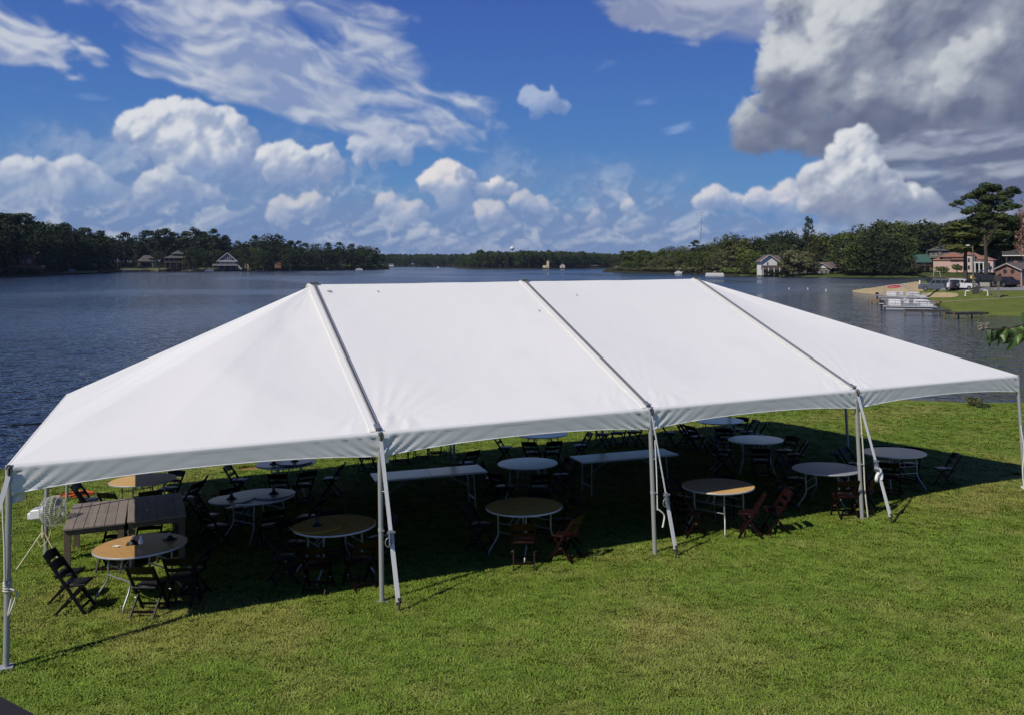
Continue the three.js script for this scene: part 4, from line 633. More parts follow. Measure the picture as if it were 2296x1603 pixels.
const shapes = { pine: [], oak: [], shrub: [] }; for (let i = 0; i < 4; i++) { shapes.pine.push(treeShape('pine', 300 + i, 900)); shapes.oak.push(treeShape('oak', 400 + i, 1500)); shapes.shrub.push(treeShape('shrub', 500 + i, 420)); }
const FINE = { pine: treeShape('pine', 311, 5200), oak: treeShape('oak', 411, 4200), shrub: treeShape('shrub', 511, 1800) };
function plant(kind, p, h, wide, leaf, label, category, group, i, name) {
  const t = thing(name ?? (kind === 'pine' ? 'pine_tree' : kind === 'oak' ? 'broadleaf_tree' : 'shrub'), label, category, group), s = typeof i === 'number' ? shapes[kind][i % 4] : FINE[kind];
  const c = new THREE.Mesh(s[0], LEAF[leaf]); c.name = 'crown'; const w = new THREE.Mesh(s[1], barkM); w.name = kind === 'shrub' ? 'stem' : 'trunk'; for (const o of [c, w]) { o.castShadow = o.receiveShadow = true; t.add(o); }
  t.position.copy(p); t.rotation.y = rnd() * 6.283; t.scale.set(h * wide, h, h * wide); return t;
}
const profile = (pts, x) => { let i = 0; while (i < pts.length - 2 && x > pts[i + 1][0]) i++; const [a, b] = [pts[i], pts[i + 1]], t = Math.min(1, Math.max(0, (x - a[0]) / (b[0] - a[0]))); return a[1] + (b[1] - a[1]) * t; };
// rows of trees: tops follow the skyline of each wood
const WL = [[-200, 628], [0, 621.5], [100, 617], [213, 613], [255, 610], [330, 608.5], [560, 608.3], [640, 607.5], [760, 606], [868, 604.3]];
const SKYL = [[-200, 455], [0, 470], [40, 477], [90, 484], [110, 502], [130, 497], [170, 496], [205, 520], [222, 508], [250, 524], [300, 518], [330, 516], [350, 510], [400, 517], [440, 510], [480, 507], [505, 525], [520, 540], [545, 533], [590, 522], [625, 526], [660, 535], [690, 545], [735, 540], [790, 541], [830, 547], [855, 558], [872, 592]];
const WR = [[1352, 611], [1440, 611.8], [1520, 613], [1585, 615], [1625, 618], [1700, 619.5], [1780, 621], [1900, 622], [2060, 622.5], [2330, 620], [2500, 619]];
const SKYR = [[1380, 580], [1400, 572], [1440, 570], [1480, 556], [1520, 548], [1560, 538], [1600, 542], [1625, 520], [1660, 522], [1690, 528], [1725, 512], [1760, 514], [1800, 524], [1850, 510], [1880, 522], [1910, 512], [1940, 500], [1975, 485], [2010, 490], [2050, 490], [2080, 486], [2120, 492], [2150, 478], [2250, 480], [2330, 470], [2420, 460]];
const ground = (x, prof, back) => { const p = onY(x, profile(prof, x), WATER), f = V(p.x - EYE.x, 0, p.z - EYE.z).normalize(); return p.addScaledVector(f, back); };
const fwd = V(0, 0, -1).applyQuaternion(camera.quaternion);
const topH = (p, py) => { const D = p.clone().sub(EYE).dot(fwd); return (592 - py) * D / F + EYE.y - p.y; };
const place = list => x => list.find(([k]) => x < k)[1];
const whereL = place([[20, 'left of the red house'], [80, 'above the red house'], [150, 'right of the red house'], [200, 'above the teal canopy'], [275, 'beside the birdhouse'], [350, 'above the tan roofed house'], [430, 'above the porch house'], [485, 'between the porch house and the navy gabled house'], [545, 'above the navy gabled house'], [600, 'right of the navy gabled house'], [650, 'above the orange house'], [740, 'right of the orange house'], [800, 'left of the last moored boat'], [9999, 'at the tip of the left point']]);
const whereR = place([[1430, 'at the tip of the right shore'], [1500, 'above the white boat under the grey green trees'], [1560, 'left of the radio mast'], [1640, 'right of the radio mast'], [1700, 'left of the white gabled house'], [1760, 'above the white gabled house'], [1840, 'behind the long brown roof'], [1905, 'above the low brown house'], [1960, 'right of the low brown house'], [2050, 'left of the green roofed house'], [2110, 'above the green roofed house'], [2170, 'behind the pink house chimney'], [2250, 'behind the big pine'], [9999, 'at the right edge behind the shed']]);
const rows = (x0, x1, step, back, prof, sky, lift, kinds, leaves, hf, where, seed, wide, word) => {
  const R = rng(seed); let i = 0;
  for (let x = x0; x < x1; x += step * (0.7 + R() * 0.6)) {
    const kind = kinds[(R() * kinds.length) | 0], p = ground(x, prof, back * (0.8 + R() * 0.4)); p.y = WATER + lift; const h = Math.max(3, topH(p, profile(sky, x)) * hf * (0.9 + R() * 0.13)), lf = leaves[(R() * leaves.length) | 0];
    plant(kind, p, h, wide * (0.85 + R() * 0.4), lf, `${word} ${kind === 'pine' ? 'pine tree' : 'broadleaf tree'} in the wood ${where(x)}`, 'tree', `${word} ${kind === 'pine' ? 'pines' : 'broadleaf trees'} ${where(x)}`, i++);
  }
};
rows(-130, 866, 22, 62, WL, SKYL, 4, ['pine', 'pine', 'oak'], ['darkpine', 'dark', 'pine', 'dark'], 1.0, whereL, 1, 1.2, 'tall dark');
rows(-120, 235, 22, 24, WL, SKYL, 1.4, ['oak', 'pine', 'oak'], ['dark', 'darkpine'], 0.8, whereL, 2, 0.9, 'shaded waterside');
rows(548, 868, 22, 14, WL, SKYL, 1.2, ['oak', 'oak', 'pine'], ['dark', 'oak', 'darkpine'], 0.72, whereL, 3, 1.35, 'shaded waterside');
rows(1378, 2440, 27, 78, WR, SKYR, 7, ['pine', 'oak', 'oak', 'oak'], ['pine', 'oak', 'moss', 'dark'], 1.0, whereR, 4, 1.3, 'tall green');
rows(1382, 1690, 22, 16, WR, SKYR, 1.4, ['oak', 'oak', 'oak', 'pine'], ['bright', 'oak', 'moss', 'olive'], 0.66, whereR, 5, 1.45, 'waterside green');
rows(1895, 2012, 17, 14, WR, SKYR, 1.6, ['oak', 'oak', 'pine'], ['dark', 'oak', 'dark'], 0.78, whereR, 6, 1.05, 'waterside green');
rows(1745, 1880, 22, 52, WR, SKYR, 4, ['oak', 'pine'], ['oak', 'olive', 'pine'], 0.68, whereR, 7, 1, 'middle height green');
// the deep woods behind the first rows, and the far woods beyond the lake
function wood(name, label, cells, leaf) {
  const list = []; const R = rng(name.length * 31 + cells.length);
  for (const [x0, x1, n, prof, b0, b1, lift, top, wide] of cells) for (let k = 0; k < n; k++) { const x = x0 + (x1 - x0) * R(), p = ground(x, prof, b0 + (b1 - b0) * R()); p.y = WATER + lift; const h = topH(p, Array.isArray(top) ? profile(top, x) + 4 + R() * 12 : top + R() * 5); if (h > 2) list.push([p, h, wide * (0.8 + R() * 0.5)]); }
  const o = thing(name, label, 'wood'); o.userData.kind = 'stuff';
  [['pine', 0.4, 0], ['oak', 1, 1]].forEach(([k, , s]) => { const L = list.filter((_, i) => (i % 3 === 0) === (s === 0)); const im = new THREE.InstancedMesh(shapes[k][1 + s][0], LEAF[leaf], L.length), tm = new THREE.InstancedMesh(shapes[k][1 + s][1], barkM, L.length), m = new THREE.Matrix4(), q = new THREE.Quaternion(); L.forEach(([p, h, w], i) => { q.setFromAxisAngle(V(0, 1, 0), R() * 6.283); m.compose(p, q, V(h * w, h, h * w)); im.setMatrixAt(i, m); tm.setMatrixAt(i, m); }); im.name = k === 'pine' ? 'pine_crowns' : 'broadleaf_crowns'; tm.name = k === 'pine' ? 'pine_trunks' : 'broadleaf_trunks'; for (const z of [im, tm]) { z.castShadow = z.receiveShadow = true; z.userData.kind = 'stuff'; o.add(z); } });
}
const FARB = [[800, 598.6], [1100, 599]], FARP = [[1000, 600.4], [1035, 602.4], [1080, 603], [1180, 603.1], [1260, 602.8], [1330, 601.8], [1440, 601.6]];
const SKYF = [[1010, 585], [1030, 575], [1060, 560], [1075, 555], [1100, 556], [1140, 558], [1180, 554], [1210, 556], [1260, 556], [1300, 558], [1350, 562], [1390, 563], [1440, 562]];
wood('left_wood', 'dense dark wood filling the left shore behind the first trees', [[-180, 860, 240, WL, 90, 170, 6, SKYL.map(([x, y]) => [x, y + 8]), 1.1], [-150, 240, 70, WL, 30, 60, 2, 520, 1.0], [400, 860, 60, WL, 30, 60, 2, 555, 1.1]], 'dark');
wood('right_wood', 'dense green wood filling the right shore behind the houses', [[1385, 2450, 260, WR, 100, 190, 8, SKYR.map(([x, y]) => [x, y + 8]), 1.2], [1385, 1700, 70, WR, 28, 60, 2.5, 560, 1.1], [1880, 2030, 60, WR, 34, 60, 3, 520, 1.1]], 'oak');
wood('far_wood', 'low distant wood across the end of the lake in the middle', [[830, 1100, 330, FARB, 10, 120, 2, 568, 0.9], [1018, 1440, 520, FARP, 6, 90, 2, SKYF, 0.85]], 'pine');
// low growth along the water
const brush = (x0, x1, n, prof, b, h0, leaf, where, seed) => {
  const R = rng(seed), o = thing('waterline_brush', `low tangled brush along the waterline ${where}`, 'brush'), im = new THREE.InstancedMesh(shapes.shrub[seed % 4][0], LEAF[leaf], n * 2), st = new THREE.InstancedMesh(shapes.shrub[seed % 4][1], barkM, n * 2), m = new THREE.Matrix4(), q = new THREE.Quaternion(); o.userData.kind = 'stuff';
  for (let i = 0; i < n * 2; i++) { const x = x0 + (x1 - x0) * (i + R()) / (n * 2), p = ground(x, prof, b * (0.4 + R())), h = h0 * (0.5 + R() * 0.8); p.y = WATER + 0.6; q.setFromAxisAngle(V(0, 1, 0), R() * 6.283); m.compose(p, q, V(h * 1.5, h, h * 1.5)); im.setMatrixAt(i, m); st.setMatrixAt(i, m); }
  im.name = 'leaves'; st.name = 'stems'; for (const z of [im, st]) { z.castShadow = z.receiveShadow = true; z.userData.kind = 'stuff'; o.add(z); }
};
brush(-60, 90, 9, WL, 6, 4, 'dark', 'below the red house', 11); brush(185, 262, 6, WL, 8, 7, 'dark', 'left of the tan roofed house', 12); brush(560, 866, 26, WL, 6, 5, 'oak', 'right of the navy gabled house', 13); brush(1385, 1590, 16, WR, 6, 3.5, 'olive', 'left of the white pontoon boat', 14); brush(1625, 1700, 7, WR, 8, 3.5, 'bright', 'left of the white gabled house', 15); brush(1900, 2060, 12, WR, 6, 4, 'dark', 'right of the low brown roofed house', 16);

// ---------- far shores: buildings ----------
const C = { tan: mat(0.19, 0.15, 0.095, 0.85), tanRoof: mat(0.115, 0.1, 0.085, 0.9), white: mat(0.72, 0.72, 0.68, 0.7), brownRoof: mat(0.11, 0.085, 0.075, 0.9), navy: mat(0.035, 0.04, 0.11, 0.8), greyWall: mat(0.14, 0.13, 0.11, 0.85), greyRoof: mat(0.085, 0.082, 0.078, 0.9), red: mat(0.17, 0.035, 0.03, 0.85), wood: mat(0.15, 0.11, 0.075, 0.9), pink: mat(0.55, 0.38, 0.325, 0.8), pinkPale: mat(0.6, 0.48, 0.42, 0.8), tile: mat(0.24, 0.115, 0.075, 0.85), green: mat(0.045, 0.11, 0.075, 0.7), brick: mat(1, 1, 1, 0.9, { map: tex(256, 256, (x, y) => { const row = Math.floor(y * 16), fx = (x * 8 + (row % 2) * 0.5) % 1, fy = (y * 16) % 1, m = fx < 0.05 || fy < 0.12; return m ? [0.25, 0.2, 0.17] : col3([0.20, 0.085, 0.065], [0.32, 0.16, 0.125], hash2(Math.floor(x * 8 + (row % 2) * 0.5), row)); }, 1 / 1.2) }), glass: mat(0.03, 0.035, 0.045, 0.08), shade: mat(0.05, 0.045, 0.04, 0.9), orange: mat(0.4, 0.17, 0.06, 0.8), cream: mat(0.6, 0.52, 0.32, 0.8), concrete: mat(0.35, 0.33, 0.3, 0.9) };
// a house faces the viewer (+z) before its own turn; w wide, d deep, walls h high
function gable(w, d, h, rh, over, alongX) {                                       // roof as two thick slopes and, for walls, the gable ends
  const span = alongX ? d : w, len = alongX ? w : d, sl = Math.atan2(rh, span / 2), L = (span / 2 + over) / Math.cos(sl), t = 0.18, g = [];
  for (const s of [-1, 1]) { const b = new THREE.BoxGeometry(L, t, len + over * 2); b.translate(L / 2 - 0.02, t / 2, 0); b.rotateZ(-sl); if (s < 0) b.scale(-1, 1, 1), b.index.array.reverse(); b.translate(0, h + rh, 0); if (alongX) b.rotateY(Math.PI / 2); g.push(b); }
  const e = prism([[-span / 2, 0], [span / 2, 0], [0, rh - 0.02]], len - 0.02).translate(0, h, 0); if (alongX) e.rotateY(Math.PI / 2);
  return [g, e];
}
function hip(w, d, h, rh, over) { const W = w / 2 + over, D = d / 2 + over, k = Math.max(0, W - D), p = [[-W, h, D], [W, h, D], [W, h, -D], [-W, h, -D], [-k, h + rh, 0], [k, h + rh, 0]], f = [[0, 1, 5], [0, 5, 4], [1, 2, 5], [2, 3, 4], [2, 4, 5], [3, 0, 4], [0, 3, 2], [0, 2, 1]], q = []; for (const t of f) for (const i of t) q.push(...p[i]); const g = new THREE.BufferGeometry(); g.setAttribute('position', new THREE.Float32BufferAttribute(q, 3)); g.setAttribute('uv', new THREE.Float32BufferAttribute(new Float32Array(q.length / 3 * 2), 2)); g.computeVertexNormals(); return g; }
const win = (o, x, y, z, w, h, frame = C.white) => { const f = part('window', [box(w + 0.2, 0.1, 0.12, x, y + h / 2 + 0.05, z), box(w + 0.2, 0.1, 0.12, x, y - h / 2 - 0.05, z), box(0.1, h, 0.12, x - w / 2 - 0.05, y, z), box(0.1, h, 0.12, x + w / 2 + 0.05, y, z), box(0.05, h, 0.08, x, y, z)], frame, o); part('pane', box(w, h, 0.04, x, y, z - 0.01), C.glass, f); };
const houseAt = (name, label, category, px, py, D, turn = 0, group) => { const o = thing(name, label, category, group), p = at(px, py, D); lvl(o, p, facing(p) + turn); return o; };
const mpp = D => D / F;                                                            // metres per picture unit at D
{ // left shore
  let o = houseAt('red_house', 'red house half hidden by dark trees at the far left shore', 'house', 48, 597, 425); const W = 11;
  part('wall', box(W, 4, 7, 0, 2, 0), C.red, o); let [r, e] = gable(W, 7, 4, 2, 0.6, true); part('roof', r, C.brownRoof, o); part('gable_wall', e, C.red, o); for (const x of [-3.4, 0, 3.2]) win(o, x, 2.3, 3.52, 1.2, 1.4);
  part('deck', [box(W + 6, 0.25, 4, 2, 0.3, 5.6), ...[-6, -2, 2, 6, 9].map(x => box(0.2, 1.6, 0.2, x, -0.5, 7.4))], C.wood, o);
  o = thing('wooden_fence', 'pale board fence along the bank below the red house', 'fence'); { const a = at(20, 603, 408), b = at(98, 604.5, 418), n = 30; for (let i = 0; i < n; i++) { const p = a.clone().lerp(b, i / (n - 1)); part('board', box(0.42, 1.7, 0.06, p.x, p.y + 0.9 + (i % 3) * 0.03, p.z, 0, -YAW * -1), C.tan, o); } part('rail', [bar(a.clone().add(V(0, 1.3, 0)), b.clone().add(V(0, 1.3, 0)), 0.08, 0.1)], C.wood, o); }
  o = houseAt('canopy', 'small teal canopy on the grass strip at left waterside', 'canopy', 160.5, 610, 470); part('roof', hip(2.9, 2.4, 1.1, 0.6, 0), C.green, o); part('skirt', [box(2.9, 0.7, 0.06, 0, 0.75, 1.2), box(0.06, 0.7, 2.4, 1.42, 0.75, 0), box(0.06, 0.7, 2.4, -1.42, 0.75, 0)], mat(0.1, 0.3, 0.26, 0.7), o); for (const sx of [-1, 1]) for (const sz of [-1, 1]) part('post', box(0.08, 1.1, 0.08, sx * 1.36, 0.5, sz * 1.14), C.white, o);
  struct('grass_bank', grid(20, 3, (u, v) => at(100 + 118 * u, 613.3 - 2.2 * u - 4 * v + Math.sin(u * 3.1) * 0.6, 452 + 20 * v + 50 * u)), mat(0.1, 0.115, 0.03, 0.95));
  o = houseAt('birdhouse', 'white birdhouse on a tall pole beside dark trees at left', 'birdhouse', 262.5, 603, 560); part('pole', box(0.1, 5, 0.1, 0, 2.5, 0), C.white, o); part('house', [box(0.9, 0.5, 0.9, 0, 5.1, 0), box(0.9, 0.5, 0.9, 0, 5.9, 0)], C.white, o); part('roof', hip(1, 1, 6.15, 0.4, 0.1), C.white, o);
  o = houseAt('tan_house', 'tan walled house with a broad tan hipped roof on the left shore', 'house', 328, 599, 700, 0.25); part('wall', box(13.5, 4.6, 9, 0, 2.3, 0), C.tan, o); part('roof', [hip(14, 9.5, 4.6, 5.2, 0.7)], C.tanRoof, o); part('dormer', [box(4, 1.5, 2, 2.5, 6.6, 3), hip(4.4, 2.4, 7.3, 1, 0.2).translate(2.5, 0, 3)], C.tanRoof, o); part('porch', box(7, 3, 0.3, -2.4, 1.5, 4.66), C.shade, o); part('porch_roof', box(8, 0.3, 2.4, -2.4, 3.3, 5.7), C.tanRoof, o); for (const x of [-5.6, -2.4, 0.8]) part('post', box(0.25, 3.2, 0.25, x, 1.6, 6.7), C.tan, o); part('garage', box(5, 3.4, 3, 5.3, 1.7, 6), C.concrete, o); win(o, 3.4, 2.6, 4.55, 1.4, 1.4);
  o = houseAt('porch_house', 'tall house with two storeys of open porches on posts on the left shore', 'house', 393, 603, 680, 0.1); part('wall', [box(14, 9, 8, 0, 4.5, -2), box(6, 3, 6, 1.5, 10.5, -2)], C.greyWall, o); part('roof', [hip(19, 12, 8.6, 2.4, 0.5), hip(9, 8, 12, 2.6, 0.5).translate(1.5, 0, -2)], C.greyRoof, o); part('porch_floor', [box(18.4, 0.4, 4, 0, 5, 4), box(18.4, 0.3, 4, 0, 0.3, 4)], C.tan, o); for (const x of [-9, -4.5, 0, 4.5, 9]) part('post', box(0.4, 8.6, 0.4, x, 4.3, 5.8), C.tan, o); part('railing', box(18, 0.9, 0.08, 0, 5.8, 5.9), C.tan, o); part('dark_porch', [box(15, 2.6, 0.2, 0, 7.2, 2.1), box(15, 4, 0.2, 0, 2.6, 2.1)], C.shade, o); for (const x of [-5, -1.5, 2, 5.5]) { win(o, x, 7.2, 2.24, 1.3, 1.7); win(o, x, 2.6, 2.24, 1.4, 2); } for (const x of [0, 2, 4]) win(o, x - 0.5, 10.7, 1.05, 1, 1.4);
  o = houseAt('navy_house', 'navy blue house with a white trimmed glazed gable and deck on the left shore', 'house', 510, 604.5, 678, -0.12); part('wall', box(15, 6.6, 9, 0, 3.3, 0), C.navy, o); [r, e] = gable(15, 9, 6.6, 6.6, 0.9, false); part('roof', r, C.greyRoof, o); part('gable_wall', e, C.navy, o); part('gable_trim', [bar(V(-7.9, 6.4, 5.1), V(0, 13.4, 5.1), 0.3, 0.7, V(0, 0, 1)), bar(V(7.9, 6.4, 5.1), V(0, 13.4, 5.1), 0.3, 0.7, V(0, 0, 1)), box(15, 0.6, 0.3, 0, 6.7, 5)], C.white, o); for (const [x, h] of [[-2.6, 2.6], [-0.9, 4], [0.9, 4], [2.6, 2.6]]) win(o, x, 7.4 + h / 2, 4.6, 1.3, h); part('deck', box(19, 0.35, 3.4, -1.6, 3.4, 6.2), C.white, o); part('railing', box(19, 0.9, 0.07, -1.6, 4.2, 7.8), C.greyWall, o); for (const x of [-10.5, -6, -1.6, 3, 7.4]) part('post', box(0.3, 3.4, 0.3, x, 1.7, 7.7), C.greyWall, o); part('stair', bar(V(8.6, 3.6, 7), V(11.5, 0, 7.6), 1.4, 0.5), C.white, o); for (const x of [-5, -1.5, 2, 5]) win(o, x, 5, 4.55, 1.3, 1.5);
  o = houseAt('cream_cottage', 'small cream cottage in the trees right of the navy house', 'house', 549, 602, 690); part('wall', box(5.6, 3.4, 5, 0, 1.7, 0), C.cream, o); [r, e] = gable(5.6, 5, 3.4, 1.6, 0.4, false); part('roof', r, C.greyRoof, o); part('gable_wall', e, C.cream, o); win(o, -1.2, 1.8, 2.53, 1, 1.2); win(o, 1.2, 1.8, 2.53, 1, 1.2);
  o = houseAt('orange_house', 'small orange lit house among trees on the left point', 'house', 622, 602, 710); part('wall', box(5.4, 4.2, 5, 0, 2.1, 0), C.orange, o); [r, e] = gable(5.4, 5, 4.2, 1.8, 0.4, false); part('roof', r, C.brownRoof, o); part('gable_wall', e, C.orange, o); win(o, -1.2, 2.6, 2.53, 1, 1.4); win(o, 1.3, 2.6, 2.53, 1, 1.4);
  for (const [px, h, w, label] of [[432, 62, 1.1, 'broad dark tree against the right side of the porch house'], [357, 44, 1.0, 'dark tree between the tan roofed house and the porch house'], [462, 46, 0.95, 'dark tree between the porch house and the navy gabled house'], [302, 26, 1.3, 'low dark tree at the left wall of the tan roofed house'], [552, 40, 1.2, 'dark tree half covering the cream cottage'], [590, 50, 1.3, 'broad dark tree left of the orange house'], [650, 52, 1.3, 'broad dark tree right of the orange house']]) plant('oak', at(px, 607, 672 + (px % 5)), h * mpp(672), w, 'dark', label, 'tree', undefined, px % 4);
  // seawalls on the left shore
  o = thing('seawall', 'low pale seawall along the left waterside below the houses', 'wall'); { const n = 44; for (let i = 0; i < n; i++) { const a = ground(272 + (600 - 272) * i / n, WL, 0.2), b = ground(272 + (600 - 272) * (i + 1) / n, WL, 0.2); a.y = b.y = WATER + 0.45; part('panel', bar(a, b.clone().lerp(a, 0.02), 0.25, 0.9), i % 5 ? C.wood : C.concrete, o); } }
  struct('grass_bank', grid(30, 2, (u, v) => { const p = ground(268 + 300 * u, WL, 0.4 + 16 * v); p.y = WATER + 0.85 + 1.7 * v; return p; }), mat(0.085, 0.1, 0.03, 0.95));
  // far middle
  o = houseAt('white_tower', 'slim pale tower standing in the far wood below the water tower', 'tower', 1228.5, 601, 1000); part('shaft', box(2.8, 7.6, 2.8, 0, 3.8, 0), C.cream, o); part('cap', hip(3.2, 3.2, 7.6, 0.8, 0.1), C.white, o); part('wing', box(5, 3, 4, -3.6, 1.5, 0), C.cream, o);
  o = houseAt('water_tower', 'white water tower dome rising over the far wood', 'water tower', 1148.5, 585, 1900); part('tank', [new THREE.SphereGeometry(5.2, 24, 14).scale(1, 0.85, 1).translate(0, 28, 0)], C.white, o); part('column', cyl(1.2, 26, 0, 12, 0, 12), C.white, o);
  o = houseAt('pale_house', 'small pale house under the far wood beside the slim tower', 'house', 1261, 601, 990); part('wall', box(6, 3, 5, 0, 1.5, 0), C.pinkPale, o); [r, e] = gable(6, 5, 3, 2.2, 0.5, false); part('roof', r, C.tanRoof, o); part('gable_wall', e, C.pinkPale, o); win(o, 0, 1.6, 2.53, 1.2, 1.2);
  o = houseAt('white_cottage', 'tiny white cottage at the water just right of the left point', 'house', 877, 597.5, 1650); part('wall', box(9, 3.4, 6, 0, 1.7, 0), C.white, o); [r, e] = gable(9, 6, 3.4, 1.8, 0.5, true); part('roof', r, C.greyRoof, o); part('gable_wall', e, C.white, o);
  const boathouse = (label, px, py, D, w) => { const b = houseAt('boathouse', label, 'boathouse', px, py, D); for (const x of [-1, 0, 1]) for (const z of [-1, 1]) part('piling', cyl(0.16, 4.4, x * w * 0.45, 1, z * 2.6, 8), C.wood, b); part('roof', hip(w, 6, 3, 1, 0.4), C.greyRoof, b); part('deck', box(w * 1.5, 0.25, 6.6, 0, 0.6, 0), C.wood, b); return b; };
  boathouse('small grey roofed boathouse on the water below the far wood', 1335, 602, 1060, 10); boathouse('dark covered dock at the tip of the right shore', 1384, 610, 590, 6.5); boathouse('covered dock just right of the dark one at the tip of the right shore', 1408, 610.5, 585, 4);
  o = houseAt('radio_mast', 'tall slim radio mast with cross arms above the right wood', 'mast', 1571, 542, 720); part('mast', rod(V(0, 0, 0), V(1.5, 25, 0), 0.16, 0.1), C.greyWall, o); part('antenna', [rod(V(-4.5, 24.2, 0), V(2.6, 24.9, 0), 0.1), rod(V(-3.6, 22.6, 0), V(1.4, 23.2, 0), 0.07), rod(V(0.8, 10, 0), V(0.9, 12, 0), 0.3)], C.greyWall, o); part('guy_wire', [rod(V(1.2, 20, 0), V(-8, -4, 3), 0.02), rod(V(1.2, 20, 0), V(9, -4, 3), 0.02)], C.greyWall, o);
}
{ // right shore
  let r, e, o = houseAt('white_gabled_house', 'white gabled two storey house with a long brown roof on the right shore', 'house', 1720.5, 617.5, 392, 0.3);
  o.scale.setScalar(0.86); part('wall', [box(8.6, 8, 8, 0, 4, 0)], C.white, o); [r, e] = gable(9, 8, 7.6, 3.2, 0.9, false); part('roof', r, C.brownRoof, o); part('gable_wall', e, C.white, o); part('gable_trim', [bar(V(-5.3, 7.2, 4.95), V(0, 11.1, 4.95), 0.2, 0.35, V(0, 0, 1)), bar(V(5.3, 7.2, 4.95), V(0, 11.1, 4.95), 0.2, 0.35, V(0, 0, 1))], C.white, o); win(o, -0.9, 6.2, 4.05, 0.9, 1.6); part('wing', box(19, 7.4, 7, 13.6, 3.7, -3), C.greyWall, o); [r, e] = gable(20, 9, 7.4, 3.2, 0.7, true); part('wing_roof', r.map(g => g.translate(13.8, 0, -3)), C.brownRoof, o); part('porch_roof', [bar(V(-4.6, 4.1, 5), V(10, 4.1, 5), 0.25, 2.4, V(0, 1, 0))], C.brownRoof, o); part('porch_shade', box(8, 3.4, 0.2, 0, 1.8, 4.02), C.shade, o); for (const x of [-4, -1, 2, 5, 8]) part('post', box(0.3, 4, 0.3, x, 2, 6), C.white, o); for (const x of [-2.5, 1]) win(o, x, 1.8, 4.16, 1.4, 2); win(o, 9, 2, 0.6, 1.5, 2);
  o = houseAt('low_brown_house', 'low brown roofed house with two white gables on the right shore', 'house', 1866, 617.5, 392, 0.1); part('wall', box(19, 3.6, 8, 0, 1.8, -1), C.shade, o); [r, e] = gable(20, 9, 3.6, 2.4, 0.8, true); part('roof', r.map(g => g.translate(0, 0, -1)), C.brownRoof, o); { const [a, b] = gable(7.6, 5, 3.4, 2.1, 0.6, false); part('front_gable_roof', a.map(g => g.translate(-5, 0, 3)), C.brownRoof, o); part('front_gable', b.translate(-5, 0, 3), C.white, o); part('front_wall', box(7.4, 3.4, 5, -5, 1.7, 2.9), C.greyWall, o); part('gable_trim', [bar(V(-9.3, 3, 6.2), V(-5, 5.7, 6.2), 0.16, 0.3, V(0, 0, 1)), bar(V(-0.7, 3, 6.2), V(-5, 5.7, 6.2), 0.16, 0.3, V(0, 0, 1)), bar(V(3, 6, 3.4), V(12, 3.4, 4.4), 0.3, 0.5)], C.white, o); } part('white_wall', box(4.6, 2.9, 3, 9, 1.45, 3), C.white, o); for (const x of [-7, -5, -3]) win(o, x, 1.6, 5.45, 1.1, 1.8); win(o, 2, 1.6, 3.05, 1.6, 1.8);
  for (const [px, py, h, label] of [[1745, 619, 2.4, 'clipped dark shrub in the hedge before the white gabled house porch'], [1885, 618, 1.8, 'clipped dark shrub in the hedge before the low brown roofed house']]) { for (let k = 0; k < 5; k++) { const p = at(px - 20 + k * 10, py, 384); plant('shrub', p, h * (0.9 + 0.2 * rnd()), 1.4, 'dark', label, 'shrub', label, k, 'hedge_shrub'); } }
  for (const [px, h, wide, lf, label] of [[1779, 62, 1.25, 'olive', 'grey green spreading tree in front of the long roof of the white house'], [1812, 58, 1.2, 'olive', 'olive spreading tree between the white house and the low brown house'], [1672, 30, 1.2, 'dark', 'round dark tree at the left wall of the white gabled house']]) plant('oak', at(px, 619, px < 1700 ? 402 : 381), h * mpp(381), wide, lf, label, 'tree', undefined, px < 1700 ? 1 : 'fine');
  { const p = at(1814, 600, 420); plant('pine', p, 112 * mpp(420), 0.55, 'darkpine', 'lone slim pine standing high above the wood behind the low brown house', 'tree', undefined, 2); }
  plant('oak', at(1968, 619, 372), 96 * mpp(372), 1.15, 'dark', 'broad dark tree at the water left of the green roofed house', 'tree', undefined, 1); plant('oak', at(1918, 620, 372), 82 * mpp(372), 1.0, 'oak', 'broad green tree at the water right of the low brown house', 'tree', undefined, 3); plant('oak', at(1998, 619, 368), 72 * mpp(368), 1.0, 'dark', 'dark waterside tree just left of the green roof', 'tree', undefined, 0);
  // houses behind the beach
  o = houseAt('green_roof_house', 'brown house with a green metal roof beside the dark trees', 'house', 2064, 608, 390, 0.5); part('wall', box(5.6, 4.8, 6, 0, 2.4, 0), C.wood, o); [r, e] = gable(6.4, 6.5, 4.4, 3.2, 0.6, true); part('roof', r, C.green, o); part('gable_wall', e, C.red, o); for (const x of [-2.5, 0, 2.5]) part('post', box(0.25, 3, 0.25, x, 1.5, 4.4), C.wood, o); part('porch_floor', box(6, 0.25, 1.8, 0, 2.6, 3.9), C.wood, o); win(o, 0, 3.6, 3.05, 1.3, 1.3);
  o = houseAt('white_upper_house', 'white house with two chimneys up in the trees above the green roof', 'house', 2036, 575, 420, 0.3); part('wall', box(6, 5, 6, 0, 1.5, 0), C.white, o); [r, e] = gable(6.4, 6, 3.4, 2, 0.5, false); part('roof', r, C.greyRoof, o); part('gable_wall', e, C.white, o); part('chimney', [box(0.9, 3, 0.9, 2.6, 5.2, 0), box(0.7, 2.4, 0.7, -1.2, 5.4, -1)], C.white, o); win(o, 0, 2.4, 3.05, 1.2, 1.5);
  o = houseAt('grey_roof_house', 'long house with a dark grey roof behind the pink house', 'house', 2122, 578, 415, -0.1); part('wall', box(14, 3.6, 8, 0, 1.6, 0), C.greyWall, o); part('roof', hip(15, 9, 3.4, 2.6, 0.6), C.greyRoof, o); for (const x of [-5, -3, 1, 4]) win(o, x, 1.8, 4.05, 1.3, 1.5);
